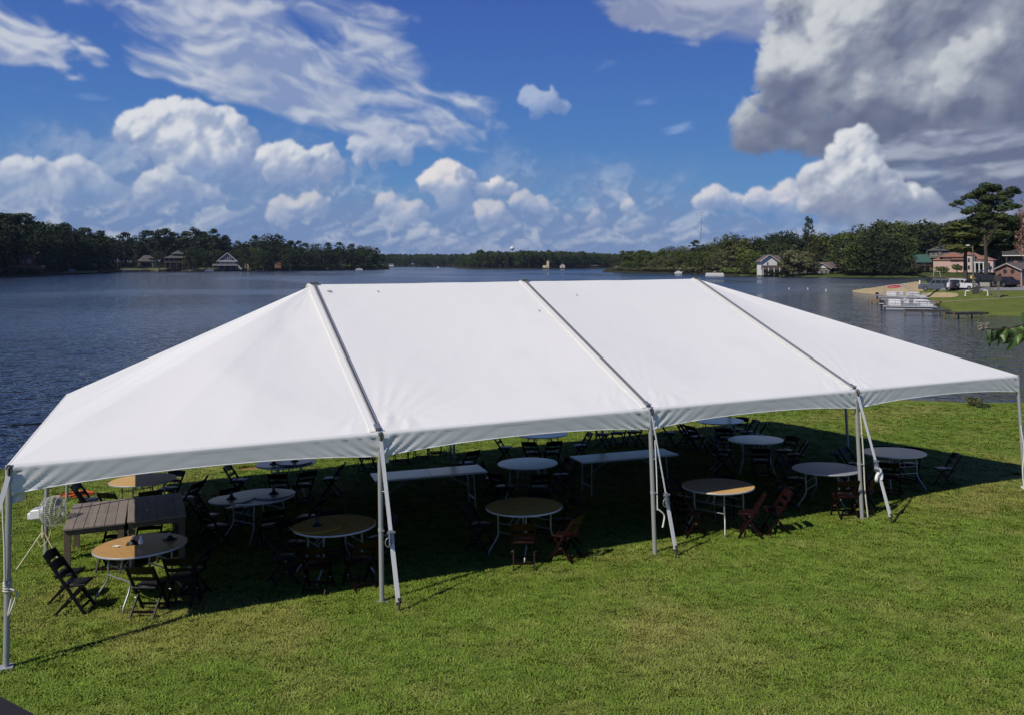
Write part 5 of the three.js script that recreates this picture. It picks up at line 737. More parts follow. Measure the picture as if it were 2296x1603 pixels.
  o = houseAt('pink_house', 'large pink house with orange tiled roofs and a pale round turret', 'house', 2165, 611, 395, -0.12);
  part('wall', [box(25, 6, 9, -0.5, 3, -1), box(8, 7.6, 6, -5, 3.8, 0)], C.pink, o); part('roof', [hip(14, 9.6, 6, 3.2, 0.8).translate(2, 0, -1), hip(10, 7.4, 7.2, 2.2, 0.5).translate(-5, 0, 0), hip(26, 9.4, 5.7, 2.2, 0.5).translate(-0.4, 0, -1.2)], C.tile, o); part('chimney', box(1.5, 5, 1.5, -10.6, 7.2, -0.5), C.greyWall, o);
  { const t = part('turret', new THREE.CylinderGeometry(2.4, 2.4, 8, 10).translate(2.4, 4, 4.2), C.pinkPale, o); part('turret_roof', new THREE.ConeGeometry(2.9, 1.7, 10).translate(2.4, 8.85, 4.2), C.tile, t); for (const y of [2.3, 5.7]) for (const a of [-0.8, 0, 0.8]) part('window', box(0.8, 1.9, 0.2, 0, 0, 2.36).rotateY(a).translate(2.4, y, 4.2), C.glass, t); }
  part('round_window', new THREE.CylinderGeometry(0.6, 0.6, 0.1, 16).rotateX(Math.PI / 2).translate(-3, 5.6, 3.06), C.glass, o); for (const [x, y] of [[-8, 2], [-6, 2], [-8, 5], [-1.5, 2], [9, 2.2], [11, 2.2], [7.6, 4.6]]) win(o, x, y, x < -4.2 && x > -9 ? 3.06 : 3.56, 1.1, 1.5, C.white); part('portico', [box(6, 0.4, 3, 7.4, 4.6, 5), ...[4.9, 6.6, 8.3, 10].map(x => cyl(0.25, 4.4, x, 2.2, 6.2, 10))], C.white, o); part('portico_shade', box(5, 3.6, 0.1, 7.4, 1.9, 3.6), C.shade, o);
  plant('shrub', at(2148, 613, 383), 5.2, 0.8, 'oak', 'round bush against the pink house left of the turret', 'shrub', undefined, 1); plant('shrub', at(2107, 614, 385), 3.6, 1.0, 'bright', 'light green bush left of the pink house', 'shrub', 'bushes left of the pink house', 2); plant('shrub', at(2117, 613, 386), 4, 1.0, 'oak', 'darker bush left of the pink house', 'shrub', undefined, 3); plant('oak', at(2072, 606, 400), 36 * mpp(400), 1, 'dark', 'dark round tree between the green roof and the grey roof', 'tree', undefined, 2);
  o = houseAt('far_dock', 'white swim ladder frame on the water before the pink house', 'dock', 2102, 624, 300); part('deck', box(6, 0.2, 2, 0, 0.5, 0), C.wood, o); part('frame', [rod(V(-1.3, 0, 0), V(-0.9, 2.2, 0), 0.05), rod(V(1.3, 0, 0), V(0.9, 2.2, 0), 0.05), rod(V(-1.2, 2.2, 0), V(1.2, 2.3, 0), 0.05)], C.white, o);
}
// ---------- the park spit at right: beach, parking, docks ----------
const SPIT = [[1912, 655.2, 168, 175, 0.12], [1950, 659, 0, 186, 0.35], [2000, 664, 0, 196, 0.8], [2060, 670, 0, 205, 1.4], [2085, 676, 0, 208, 1.6], [2111, 690, 0, 210, 1.9], [2133, 699, 0, 212, 2.1], [2210, 708, 0, 218, 2.5], [2300, 711, 0, 226, 3], [2420, 716, 0, 240, 3.4], [2620, 728, 0, 250, 4]];
const spitAt = px => { let i = 0; while (i < SPIT.length - 2 && px > SPIT[i + 1][0]) i++; const a = SPIT[i], b = SPIT[i + 1], t = Math.min(1, Math.max(0, (px - a[0]) / (b[0] - a[0]))), L = k => a[k] + (b[k] - a[k]) * t; const n = onY(px, L(1), WATER).sub(EYE).dot(fwd); return [n, L(3), L(4)]; };
const parkPt = (px, D, up = 0) => { const [n, f, c] = spitAt(px), v = Math.min(1, Math.max(0, (D - n) / (f - n))), h = c * sstep(-0.02, 0.3, v) * sstep(1.0, 0.94, v) + 0.18 * sstep(0, 0.02, v); const p = at(px, 592, D); p.y = WATER + h + (vnoise(p.x * 0.2, p.z * 0.2) - 0.5) * 0.12 * sstep(0, 0.1, v) + up; return p; };
const yOf = p => { const d = p.clone().sub(EYE).applyQuaternion(camera.quaternion.clone().invert()); return PY - F * d.y / -d.z; };
const onPark = (px, py) => { const [n, f] = spitAt(px); for (let D = n; D < f; D += 0.25) { const p = parkPt(px, D); if (yOf(p) <= py) return p; } return parkPt(px, n + 3); };
const spitSheet = (x0, x1, v0, v1, up, nu, nv) => grid(nu, nv, (u, v) => { const px = x0 + (x1 - x0) * u, [n, f] = spitAt(px), t = v0 + (v1 - v0) * v; if (t < -0.001) { const p = at(px, 592, n - 0.4); p.y = WATER - 1; return p; } return parkPt(px, n + (f - n) * t, up); });
const parkGrass = matte(1, 1, 1, 0.95, { map: tex(256, 256, (x, y) => { const n = tfbm(x, y, 6, 24, 5), k = tnoise(x, y, 110, 5); return col3([0.085, 0.12, 0.02], [0.15, 0.17, 0.04], n).map(c => c * (0.75 + 0.5 * k)); }, 1 / 7) });
struct('park_lawn', spitSheet(2062, 2620, -0.02, 1, 0, 120, 60), parkGrass);
struct('beach', spitSheet(1912, 2062, -0.02, 1, 0, 60, 50), sandM);
const overlay = (name, px0, px1, py0, py1, m, up) => struct(name, grid(30, 10, (u, v) => { const a = u * 2 - 1, w = Math.sqrt(Math.max(0, 1 - a * a * a * a)), px = px0 + (px1 - px0) * u, py = (py0 + py1) / 2 + (py1 - py0) * (0.5 - v) * w; const p = onPark(px, py); p.y += up; return p; }), m);
overlay('sand_patch', 2064, 2150, 657, 668, sandM, 0.03);
overlay('sand_patch', 2058, 2080, 640.5, 653, sandM, 0.025);
overlay('parking_lot', 2070, 2420, 641, 652.5, mat(1, 1, 1, 0.9, { map: tex(128, 128, (x, y) => { const n = tfbm(x, y, 16, 29, 3); return [0.17 + 0.08 * n, 0.17 + 0.08 * n, 0.175 + 0.08 * n]; }, 1 / 3) }), 0.035);
struct('footpath', grid(40, 2, (u, v) => { const p = onPark(2108 + 250 * u, 678.5 - 14 * u - 1.6 * v); p.y += 0.03; return p; }), mat(0.22, 0.2, 0.11, 0.95));

// vehicles: a side outline, glass and lamps set into it, wheels that stand on the ground
const paint = (r, g, b) => new THREE.MeshPhysicalMaterial({ color: new THREE.Color().setRGB(r, g, b), roughness: 0.35, metalness: 0.1, clearcoat: 0.6, clearcoatRoughness: 0.1 });
const tyreM = mat(0.02, 0.02, 0.02, 0.9), rimM = mat(0.35, 0.35, 0.36, 0.35, { metalness: 0.8 }), lampM = mat(0.5, 0.5, 0.5, 0.15), tailM = mat(0.25, 0.01, 0.01, 0.3), trimM = mat(0.02, 0.02, 0.022, 0.6);
function car(label, category, p, turn, k, m, group) {                            // k: {L, W, H, belt, hood, nose, wind, roof0, roof1, tail}
  const o = thing(category.replace(' ', '_'), label, category, group); lvl(o, p, turn);
  const { L, W, H, belt, hood, tail, r0, r1, wr = 0.38, bed } = k, h2 = L / 2, bev = g => g;
  const outline = [[-h2, 0.45], [-h2 + 0.05, belt - 0.14], [-h2 + 0.22, belt - 0.02], [r0 - 0.55, belt], [r0, H], [r1, H], [Math.min(h2 - 0.05, tail), belt]];
  const low = new THREE.Shape([[-h2, 0.36], [-h2, belt - 0.16], [-h2 + 0.2, belt - 0.03], [hood, belt + 0.02], [h2 - 0.06, belt + 0.02], [h2, belt - 0.2], [h2, 0.4]].map(([x, y]) => new THREE.Vector2(x, y)));
  part('body', new THREE.ExtrudeGeometry(low, { depth: W - 0.16, bevelEnabled: true, bevelThickness: 0.08, bevelSize: 0.06, bevelSegments: 2 }).translate(0, 0, -(W - 0.16) / 2), m, o);
  const cab = new THREE.Shape([[hood - 0.05, belt], [r0, H - 0.05], [r0 + 0.15, H], [r1 - 0.1, H], [r1, H - 0.06], [tail, belt]].map(([x, y]) => new THREE.Vector2(x, y)));
  part('cabin', new THREE.ExtrudeGeometry(cab, { depth: W - 0.5, bevelEnabled: true, bevelThickness: 0.1, bevelSize: 0.04, bevelSegments: 2 }).translate(0, 0, -(W - 0.5) / 2), m, o);
  const zs = W / 2 - 0.14, wl = (a, b) => { const t0 = (belt + 0.08 - belt) / (H - belt), t1 = 0.84, xa = (t, x) => x; const s = new THREE.Shape([[a + 0.06, belt + 0.07], [a + (a < r0 ? (r0 - hood) * 0.75 : 0.06), H - 0.12], [b - (b > r1 - 0.1 ? (tail - r1) * 0.8 + 0.05 : 0.04), H - 0.12], [b - 0.04, belt + 0.07]].map(([x, y]) => new THREE.Vector2(x, y))); return new THREE.ExtrudeGeometry(s, { depth: W - 0.26, bevelEnabled: false }).translate(0, 0, -(W - 0.26) / 2); };
  const n = k.windows ?? 3, x0 = hood + 0.15, x1 = tail - 0.1; for (let i = 0; i < n; i++) part('side_window', wl(x0 + (x1 - x0) * i / n, x0 + (x1 - x0) * (i + 1) / n), C.glass, o);
  part('windscreen', bar(V(hood + 0.02, belt + 0.08, 0), V(r0 + 0.0, H - 0.06, 0), W - 0.52, 0.05, V(0, 0, 1)).translate(-0.03, 0.03, 0), C.glass, o).geometry.computeBoundingBox();
  for (const sx of [-1, 1]) for (const sz of [-1, 1]) { const w = part('wheel', new THREE.CylinderGeometry(wr, wr, 0.24, 20).rotateX(Math.PI / 2).translate(sx * (h2 - 0.95), wr, sz * (W / 2 - 0.1)), tyreM, o); part('rim', new THREE.CylinderGeometry(wr * 0.6, wr * 0.6, 0.25, 12).rotateX(Math.PI / 2).translate(sx * (h2 - 0.95), wr, sz * (W / 2 - 0.09)), rimM, w); }
  for (const sz of [-1, 1]) { part('headlight', box(0.1, 0.16, 0.32, -h2 - 0.05, belt - 0.3, sz * (W / 2 - 0.28)), lampM, o); part('tail_light', box(0.08, 0.26, 0.16, h2 + 0.05, belt - 0.3, sz * (W / 2 - 0.18)), tailM, o); }
  part('bumper', [box(0.16, 0.2, W - 0.1, -h2 - 0.05, 0.5, 0), box(0.16, 0.2, W - 0.1, h2 + 0.03, 0.5, 0)], trimM, o); for (const sz of [-1, 1]) part('mirror', box(0.1, 0.14, 0.2, hood + 0.35, belt + 0.14, sz * (W / 2 + 0.04)), m, o); part('sill', box(L - 2.6, 0.14, W - 0.02, 0, 0.34, 0), trimM, o);
  return o;
}
const carTurn = p => facing(p);
{
  let p = onPark(2101, 653); car('grey full size SUV parked side-on at the left of the lakeside lot', 'car', p, carTurn(p), { L: 5.2, W: 2, H: 1.88, belt: 1.12, hood: -1.2, tail: 2.45, r0: -0.55, r1: 2.2, windows: 4 }, paint(0.1, 0.115, 0.15), 'cars on the lakeside lot');
  p = onPark(2138, 651); const j = car('dark off-road car with a spare wheel, between the grey and the white cars', 'car', p, carTurn(p) - 1.25, { L: 3.9, W: 1.8, H: 1.84, belt: 1.15, hood: -0.75, tail: 1.85, r0: -0.45, r1: 1.8, windows: 2 }, paint(0.02, 0.022, 0.028), 'cars on the lakeside lot'); const sp = part('spare_wheel', new THREE.CylinderGeometry(0.38, 0.38, 0.24, 20).rotateZ(Math.PI / 2).translate(2.12, 1.0, 0), tyreM, j); j.scale.setScalar(0.84); part('rim', new THREE.CylinderGeometry(0.24, 0.24, 0.26, 14).rotateZ(Math.PI / 2).translate(2.13, 1.0, 0), rimM, sp);
  p = onPark(2161, 650); car('white SUV with its nose to the right on the lakeside lot', 'car', p, carTurn(p) + Math.PI - 0.5, { L: 5, W: 1.98, H: 1.9, belt: 1.12, hood: -1.05, tail: 2.3, r0: -0.4, r1: 2.1 }, paint(0.7, 0.7, 0.7), 'cars on the lakeside lot').scale.setScalar(0.82);
  p = onPark(2213, 645); car('black pickup parked behind the light pole', 'pickup', p, carTurn(p) + 0.1, { L: 5.7, W: 2, H: 1.85, belt: 1.15, hood: -1.3, tail: 1.1, r0: -0.7, r1: 0.8, windows: 2 }, paint(0.012, 0.012, 0.015), 'cars on the lakeside lot');
  p = onPark(2250, 644); car('black low car beside the brick shed', 'car', p, carTurn(p) - 0.9, { L: 4.4, W: 1.8, H: 1.45, belt: 0.95, hood: -0.9, tail: 1.8, r0: -0.2, r1: 1.1, windows: 2, wr: 0.34 }, paint(0.015, 0.015, 0.02), 'cars on the lakeside lot');
  let o = thing('kayak', 'yellow kayak resting tilted on a rack above the parked cars', 'kayak'); lvl(o, at(2181, 622, 135)); part('hull', rod(V(-0.95, -0.6, 0), V(0, 0, 0), 0.08, 0.3, 10), mat(0.6, 0.38, 0.02, 0.4), o); part('bow', rod(V(0, 0, 0), V(0.95, 0.55, 0), 0.3, 0.06, 10), mat(0.6, 0.38, 0.02, 0.4), o); part('cockpit', new THREE.SphereGeometry(0.26, 14, 8).scale(1.3, 0.5, 0.8).rotateZ(0.55).translate(0, 0.16, 0.12), trimM, o);
  o = thing('boat_rack', 'dark rack with a blue cover carrying the yellow kayak', 'rack'); p = onPark(2196, 644); lvl(o, p, facing(p)); for (const x of [-1.3, 1.3]) for (const z of [-0.5, 0.5]) part('post', box(0.09, 2, 0.09, x, 1, z), C.shade, o); part('beam', [box(2.9, 0.09, 0.09, 0, 1.9, 0.5), box(2.9, 0.09, 0.09, 0, 1.9, -0.5)], C.shade, o); part('cover', grid(10, 6, (u, v) => V((u - 0.5) * 2.2 + 0.5, 2.0 + 0.5 * Math.sin(Math.PI * u) * (1 - 0.6 * Math.abs(v - 0.5)), (v - 0.5) * 1.5)), mat(0.03, 0.05, 0.12, 0.7), o);
  // posts, sign, shed
  o = thing('lamp_post', 'slim wooden light pole with a lamp head rising before the pink house', 'lamp post'); p = onPark(2183, 660); lvl(o, p, facing(p)); const hgt = (660 - 551) * p.clone().sub(EYE).dot(fwd) / F; part('pole', rod(V(0, -0.2, 0), V(0, hgt, 0), 0.11, 0.08, 10), C.greyWall, o); part('arm', rod(V(0, hgt - 0.3, 0), V(-0.5, hgt, 0.2), 0.03), C.greyWall, o); part('lamp_head', slab(0.5, 0.16, 0.28, -0.6, hgt + 0.02, 0.2, 0.04), C.white, o); part('meter_box', box(0.4, 0.7, 0.25, 0.06, 1.5, 0.2), C.greyWall, o); part('base_box', box(0.9, 1.0, 0.6, 0.3, 0.5, 0), C.shade, o);
  const pipe = (px, py, h, dir, label) => { const b = thing('water_pipe', label, 'pipe'), q = onPark(px, py); h *= 0.68; lvl(b, q, facing(q)); part('pipe', tube([V(0, 0, 0), V(0, h * 0.7, 0), V(dir * 0.08, h * 0.95, 0), V(dir * 0.4, h, 0), V(dir * 0.5, h * 0.93, 0)], 0.065, 20, 8), C.white, b); part('flange', cyl(0.16, 0.06, 0, 0.05, 0), C.white, b); };
  pipe(2165, 664, 1.0, 1, 'white bent standpipe at the edge of the lot left of the light pole'); pipe(2215, 664, 1.05, -1, 'white bent standpipe under the notice board');
  o = thing('notice_board', 'grey notice board on two posts right of the light pole', 'sign'); p = onPark(2209, 663); lvl(o, p, facing(p) - 0.1); for (const x of [-0.6, 0.6]) part('post', box(0.1, 1.7, 0.1, x, 0.85, 0), C.wood, o); part('panel', slab(1.3, 0.55, 0.06, 0, 1.45, 0.02, 0.01), C.concrete, o); part('ledge', box(1.4, 0.08, 0.25, 0, 1.1, 0.05), C.greyRoof, o);
  o = thing('timber_post', 'thick dark timber post with a box head on the park lawn by the shed', 'post'); p = onPark(2236, 668); lvl(o, p, facing(p)); part('post', [box(0.3, 2.5, 0.3, 0.16, 1.25, 0), box(0.1, 2.1, 0.1, -0.45, 1.05, 0)], C.greyWall, o); part('head', box(0.8, 0.7, 0.4, 0.1, 2.5, 0), C.shade, o); part('cross_bar', box(0.9, 0.1, 0.1, -0.1, 1.6, 0.2), C.wood, o);
  o = thing('brick_shed', 'brick shed with two round windows in its gable at the right edge', 'shed'); p = onPark(2262, 642); lvl(o, p, facing(p) - 0.62); const w = 4.0, h = 2.5; part('wall', box(w, h, 6, 0, h / 2 - 0.1, -3), C.brick, o); let [r, e] = gable(w, 6, h - 0.1, 0.85, 0.28, false); r.forEach(g => g.translate(0, 0, -3)); part('roof', r, C.brownRoof, o); part('gable_wall', e.translate(0, 0, -3), C.brick, o); part('gable_trim', [bar(V(-2.25, h - 0.22, 0.3), V(0, h + 0.75, 0.3), 0.05, 0.2, V(0, 0, 1)), bar(V(2.25, h - 0.22, 0.3), V(0, h + 0.75, 0.3), 0.05, 0.2, V(0, 0, 1))], C.white, o); for (const x of [-0.5, 0.65]) { const rw = part('round_window', new THREE.TorusGeometry(0.26, 0.05, 8, 20).translate(x, 2.1, 0.02), C.shade, o); part('pane', new THREE.CylinderGeometry(0.25, 0.25, 0.04, 20).rotateX(Math.PI / 2).translate(x, 2.1, 0.01), C.glass, rw); } part('corner_post', box(0.14, h, 0.14, w / 2 + 0.02, h / 2 - 0.1, 0.02), C.concrete, o); for (const x of [1.1, 1.9]) part('bollard', cyl(0.08, 0.9, x, 0.4, 0.9, 10), C.cream, o); part('door', box(0.05, 2, 1.6, w / 2 + 0.01, 1, -3), C.brownRoof, o);
  o = houseAt('brown_house', 'dark brown house with a broad eave behind the brick shed at the right edge', 'house', 2312, 618, 190, -0.3); part('wall', box(8, 5, 6, 0, 2.5, 0), C.brick, o); [r, e] = gable(8.6, 6.4, 4.9, 1.6, 0.8, true); part('roof', r, C.shade, o); part('gable_wall', e, C.brick, o); part('eave_trim', box(9.6, 0.18, 0.1, 0, 4.5, 4.05), C.white, o); for (const x of [-3, -1, 2]) win(o, x, 3.4, 3.05, 0.9, 1.1, C.shade); for (const x of [-3.6, 0, 3.6]) part('post', box(0.25, 4.2, 0.25, x, 2.1, 3.8), C.shade, o);
  // docks and pontoon boats
  const dock = (name, label, a, b, wd, m, rail) => { const t = thing(name, label, 'dock'), A = onY(...a, WATER + 0.55), B = onY(...b, WATER + 0.55), n = Math.max(6, Math.round(A.distanceTo(B) / 0.45)), d = B.clone().sub(A), q = Math.atan2(-d.z, d.x), L = A.distanceTo(B) / n; lvl(t, A, q); for (let i = 0; i < n; i++) part('plank', box(L - 0.03, 0.05, wd, (i + 0.5) * L, 0 + 0.006 * (i % 3), 0), m, t); part('beam', [box(A.distanceTo(B), 0.16, 0.08, A.distanceTo(B) / 2, -0.12, wd / 2 - 0.06), box(A.distanceTo(B), 0.16, 0.08, A.distanceTo(B) / 2, -0.12, -wd / 2 + 0.06)], m, t); for (let i = 0; i <= n; i += 4) for (const s of [-1, 1]) part('piling', cyl(0.09, 1.5, i * L, -0.72, s * (wd / 2 - 0.1), 8), C.wood, t); return t; };
  dock('dock', 'brown plank dock reaching left behind the pontoon boats', [1952, 672.5], [2112, 677], 1.5, mat(0.22, 0.15, 0.085, 0.9)); dock('dock', 'dark dock beside the nearer pontoon boat', [2030, 694], [2132, 696], 1.6, C.shade); dock('dock', 'short dark dock with curved ends right of the boats', [2130, 701.5], [2206, 700], 1.5, C.shade);
  const silver = mat(0.42, 0.44, 0.47, 0.35, { metalness: 0.5 }), deckM = mat(0.5, 0.5, 0.48, 0.7), seatM = mat(0.62, 0.62, 0.62, 0.6);
  const pontoon = (label, px, py, L, turn, top) => {
    const t = thing('pontoon_boat', label, 'boat', undefined), q = onY(px, py, WATER); lvl(t, q, facing(q) + turn); const W = 2.4;
    for (const s of [-1, 1]) part('pontoon_tube', [new THREE.CylinderGeometry(0.3, 0.3, L - 0.8, 14).rotateZ(Math.PI / 2).translate(-0.2, 0.15, s * 0.8), new THREE.ConeGeometry(0.3, 0.8, 14).rotateZ(-Math.PI / 2).translate(L / 2 - 0.2, 0.2, s * 0.8)], silver, t);
    part('deck', slab(L, 0.1, W, 0, 0.5, 0, 0.02), deckM, t); part('floor', slab(L - 0.4, 0.02, W - 0.3, 0, 0.56, 0, 0.005), trimM, t);
    for (const [a, b, z0, z1] of [[-L / 2 + 0.4, L / 2 - 0.2, 1, 1], [-L / 2 + 0.4, L / 2 - 0.2, -1, -1]]) { part('rail', [0.62, 0.9, 1.2].map(y => rod(V(a, y, z0 * (W / 2 - 0.05)), V(b, y, z1 * (W / 2 - 0.05)), 0.025)).concat([0, 1, 2, 3, 4, 5, 6].map(i => rod(V(a + (b - a) * i / 6, 0.5, z0 * (W / 2 - 0.05)), V(a + (b - a) * i / 6, 1.2, z0 * (W / 2 - 0.05)), 0.022))), silver, t); for (let i = 0; i < 3; i++) if (!top || i === 2) part('side_panel', box((b - a) / 3 - 0.45, 0.3, 0.03, a + (b - a) * (i + 0.5) / 3, 0.72, z0 * (W / 2 - 0.05)), i === 1 ? silver : seatM, t); }
    part('rail_end', [0.62, 0.9, 1.2].map(y => rod(V(L / 2 - 0.2, y, -1.1), V(L / 2 - 0.2, y, 1.1), 0.025)), silver, t);
    for (const [x, z, l] of [[1.4, 0.8, 1.6], [1.4, -0.8, 1.6], [-1.6, -0.8, 1.4]]) part('seat', [slab(l, 0.4, 0.55, x, 0.76, z, 0.05), slab(l, 0.45, 0.14, x, 1.1, z + Math.sign(z) * 0.24, 0.04)], seatM, t);
    part('console', slab(0.6, 0.9, 0.7, -0.4, 1.0, 0.5, 0.05), seatM, t);
    const mo = part('outboard_motor', [slab(0.5, 0.6, 0.4, -L / 2 - 0.2, 0.95, 0, 0.08), box(0.2, 0.9, 0.16, -L / 2 - 0.2, 0.3, 0)], trimM, t); part('cowl_band', slab(0.52, 0.12, 0.42, -L / 2 - 0.2, 0.8, 0, 0.03), C.white, mo);
    if (top) { part('bimini_frame', [-1, 1].flatMap(s => [rod(V(-1.2, 1.2, s * 1.1), V(0.3, 2.6, s * 1.05), 0.025), rod(V(1.4, 1.2, s * 1.1), V(0.1, 2.5, s * 1.05), 0.025), rod(V(-2.6, 1.2, s * 1.1), V(-2.8, 2.4, s * 1.0), 0.025), rod(V(2.2, 1.2, s * 1.1), V(0.9, 2.2, s * 1.05), 0.02)]), silver, t); part('folded_bimini', rod(V(0.2, 2.58, -1.1), V(0.2, 2.58, 1.1), 0.08), seatM, t); } else part('bimini_frame', [-1, 1].map(s => tube([V(-1, 1.2, s * 1.1), V(-0.4, 1.7, s * 1.05), V(0.8, 1.75, s * 1.05), V(1.8, 1.25, s * 1.1)], 0.025, 16, 5)), silver, t);
    return t;
  };
  pontoon('farther silver pontoon boat with folded bimini poles at the brown dock', 2026, 674, 7.2, 0.12, true); pontoon('nearer silver pontoon boat with a black outboard motor at the dark dock', 2040, 696, 6.0, 0.1, false);
  o = thing('rowing_boat', 'small upturned red boat on the beach above the pontoon boats', 'boat'); p = onPark(2008, 646); lvl(o, p, facing(p)); part('hull', new THREE.SphereGeometry(1, 20, 10, 0, 6.3, 0, 1.57).scale(1.5, 0.55, 0.6), mat(0.3, 0.03, 0.05, 0.5), o); part('keel', rod(V(-1.3, 0.25, 0), V(1.3, 0.25, 0), 0.04), mat(0.2, 0.02, 0.03, 0.6), o);
  o = thing('beach_post', 'short white post standing on the sand left of the grey SUV', 'post'); p = onPark(2063, 643); lvl(o, p); part('post', cyl(0.12, 1.0, 0, 0.5, 0, 10), C.white, o); part('cap', new THREE.SphereGeometry(0.15, 12, 8).translate(0, 1.02, 0), C.white, o);
  [['left', 1770, 648.5], ['middle', 1812, 649], ['right', 1853, 652]].forEach(([s, px, py]) => { const b = thing('buoy', `${s}most white swim buoy of the row of three off the beach`.replace('middlemost', 'middle'), 'buoy', 'swim buoys off the beach'); lvl(b, onY(px, py, WATER)); part('float', new THREE.SphereGeometry(0.17, 14, 10).scale(1, 0.8, 1).translate(0, 0.03, 0), C.white, b); part('marker', cyl(0.07, 0.34, 0, 0.24, 0, 10, 0.05), C.white, b); });
  // boats far off
  const boat = (label, px, py, L, kind) => { const b = thing('boat', label, 'boat'), q = onY(px, py, WATER); lvl(b, q, facing(q) + 0.1); if (kind === 'pontoon') { for (const s of [-1, 1]) part('pontoon_tube', new THREE.CylinderGeometry(0.32, 0.32, L, 10).rotateZ(Math.PI / 2).translate(0, 0.2, s * 0.8), C.white, b); part('deck', box(L, 0.15, 2.3, 0, 0.6, 0), C.white, b); part('side_panel', [box(L - 0.6, 0.8, 0.06, 0, 1.1, 1.1), box(L - 0.6, 0.8, 0.06, 0, 1.1, -1.1)], C.white, b); part('seat', box(1.4, 0.6, 0.8, 1, 1, 0.2), C.cream, b); part('frame', [rod(V(-1, 1.4, 1), V(0, 2.5, 1), 0.06), rod(V(1, 1.4, 1), V(0, 2.5, 1), 0.06)], C.white, b); } else { part('hull', prism([[-L / 2, 0], [-L / 2, 0.9], [L * 0.2, 1.0], [L / 2, 1.2], [L * 0.38, 0.1]], 2), C.white, b); part('cover', prism([[-L / 2, 0.92], [-L * 0.2, 1.3], [L * 0.05, 1.75], [L * 0.28, 1.15]], 1.7), kind === 'blue' ? C.navy : C.white, b); part('windscreen', box(0.08, 0.4, 1.5, L * 0.12, 1.4, 0), C.glass, b); } return b; };
  boat('white pontoon boat moored before the tan roofed house', 284, 609, 9.5, 'pontoon'); boat('white speedboat left of the navy gabled house', 470, 608.5, 7, 'white'); boat('blue covered boat under the navy gabled house', 523, 608, 6, 'blue'); boat('small white boat at the dock on the left point', 734, 606, 6, 'white'); boat('white pontoon boat near the tip of the left point', 805, 606.4, 6.4, 'pontoon'); boat('white pontoon boat under grey green trees at the right shore', 1468, 611.6, 5.6, 'pontoon'); boat('small white boat left of the radio mast at the waterline', 1522, 614, 4.4, 'white'); boat('large white pontoon boat moored left of the white gabled house', 1603, 619.5, 8.6, 'pontoon'); boat('tiny white boat in the open channel right of the left point', 982, 600.5, 4, 'white');
}
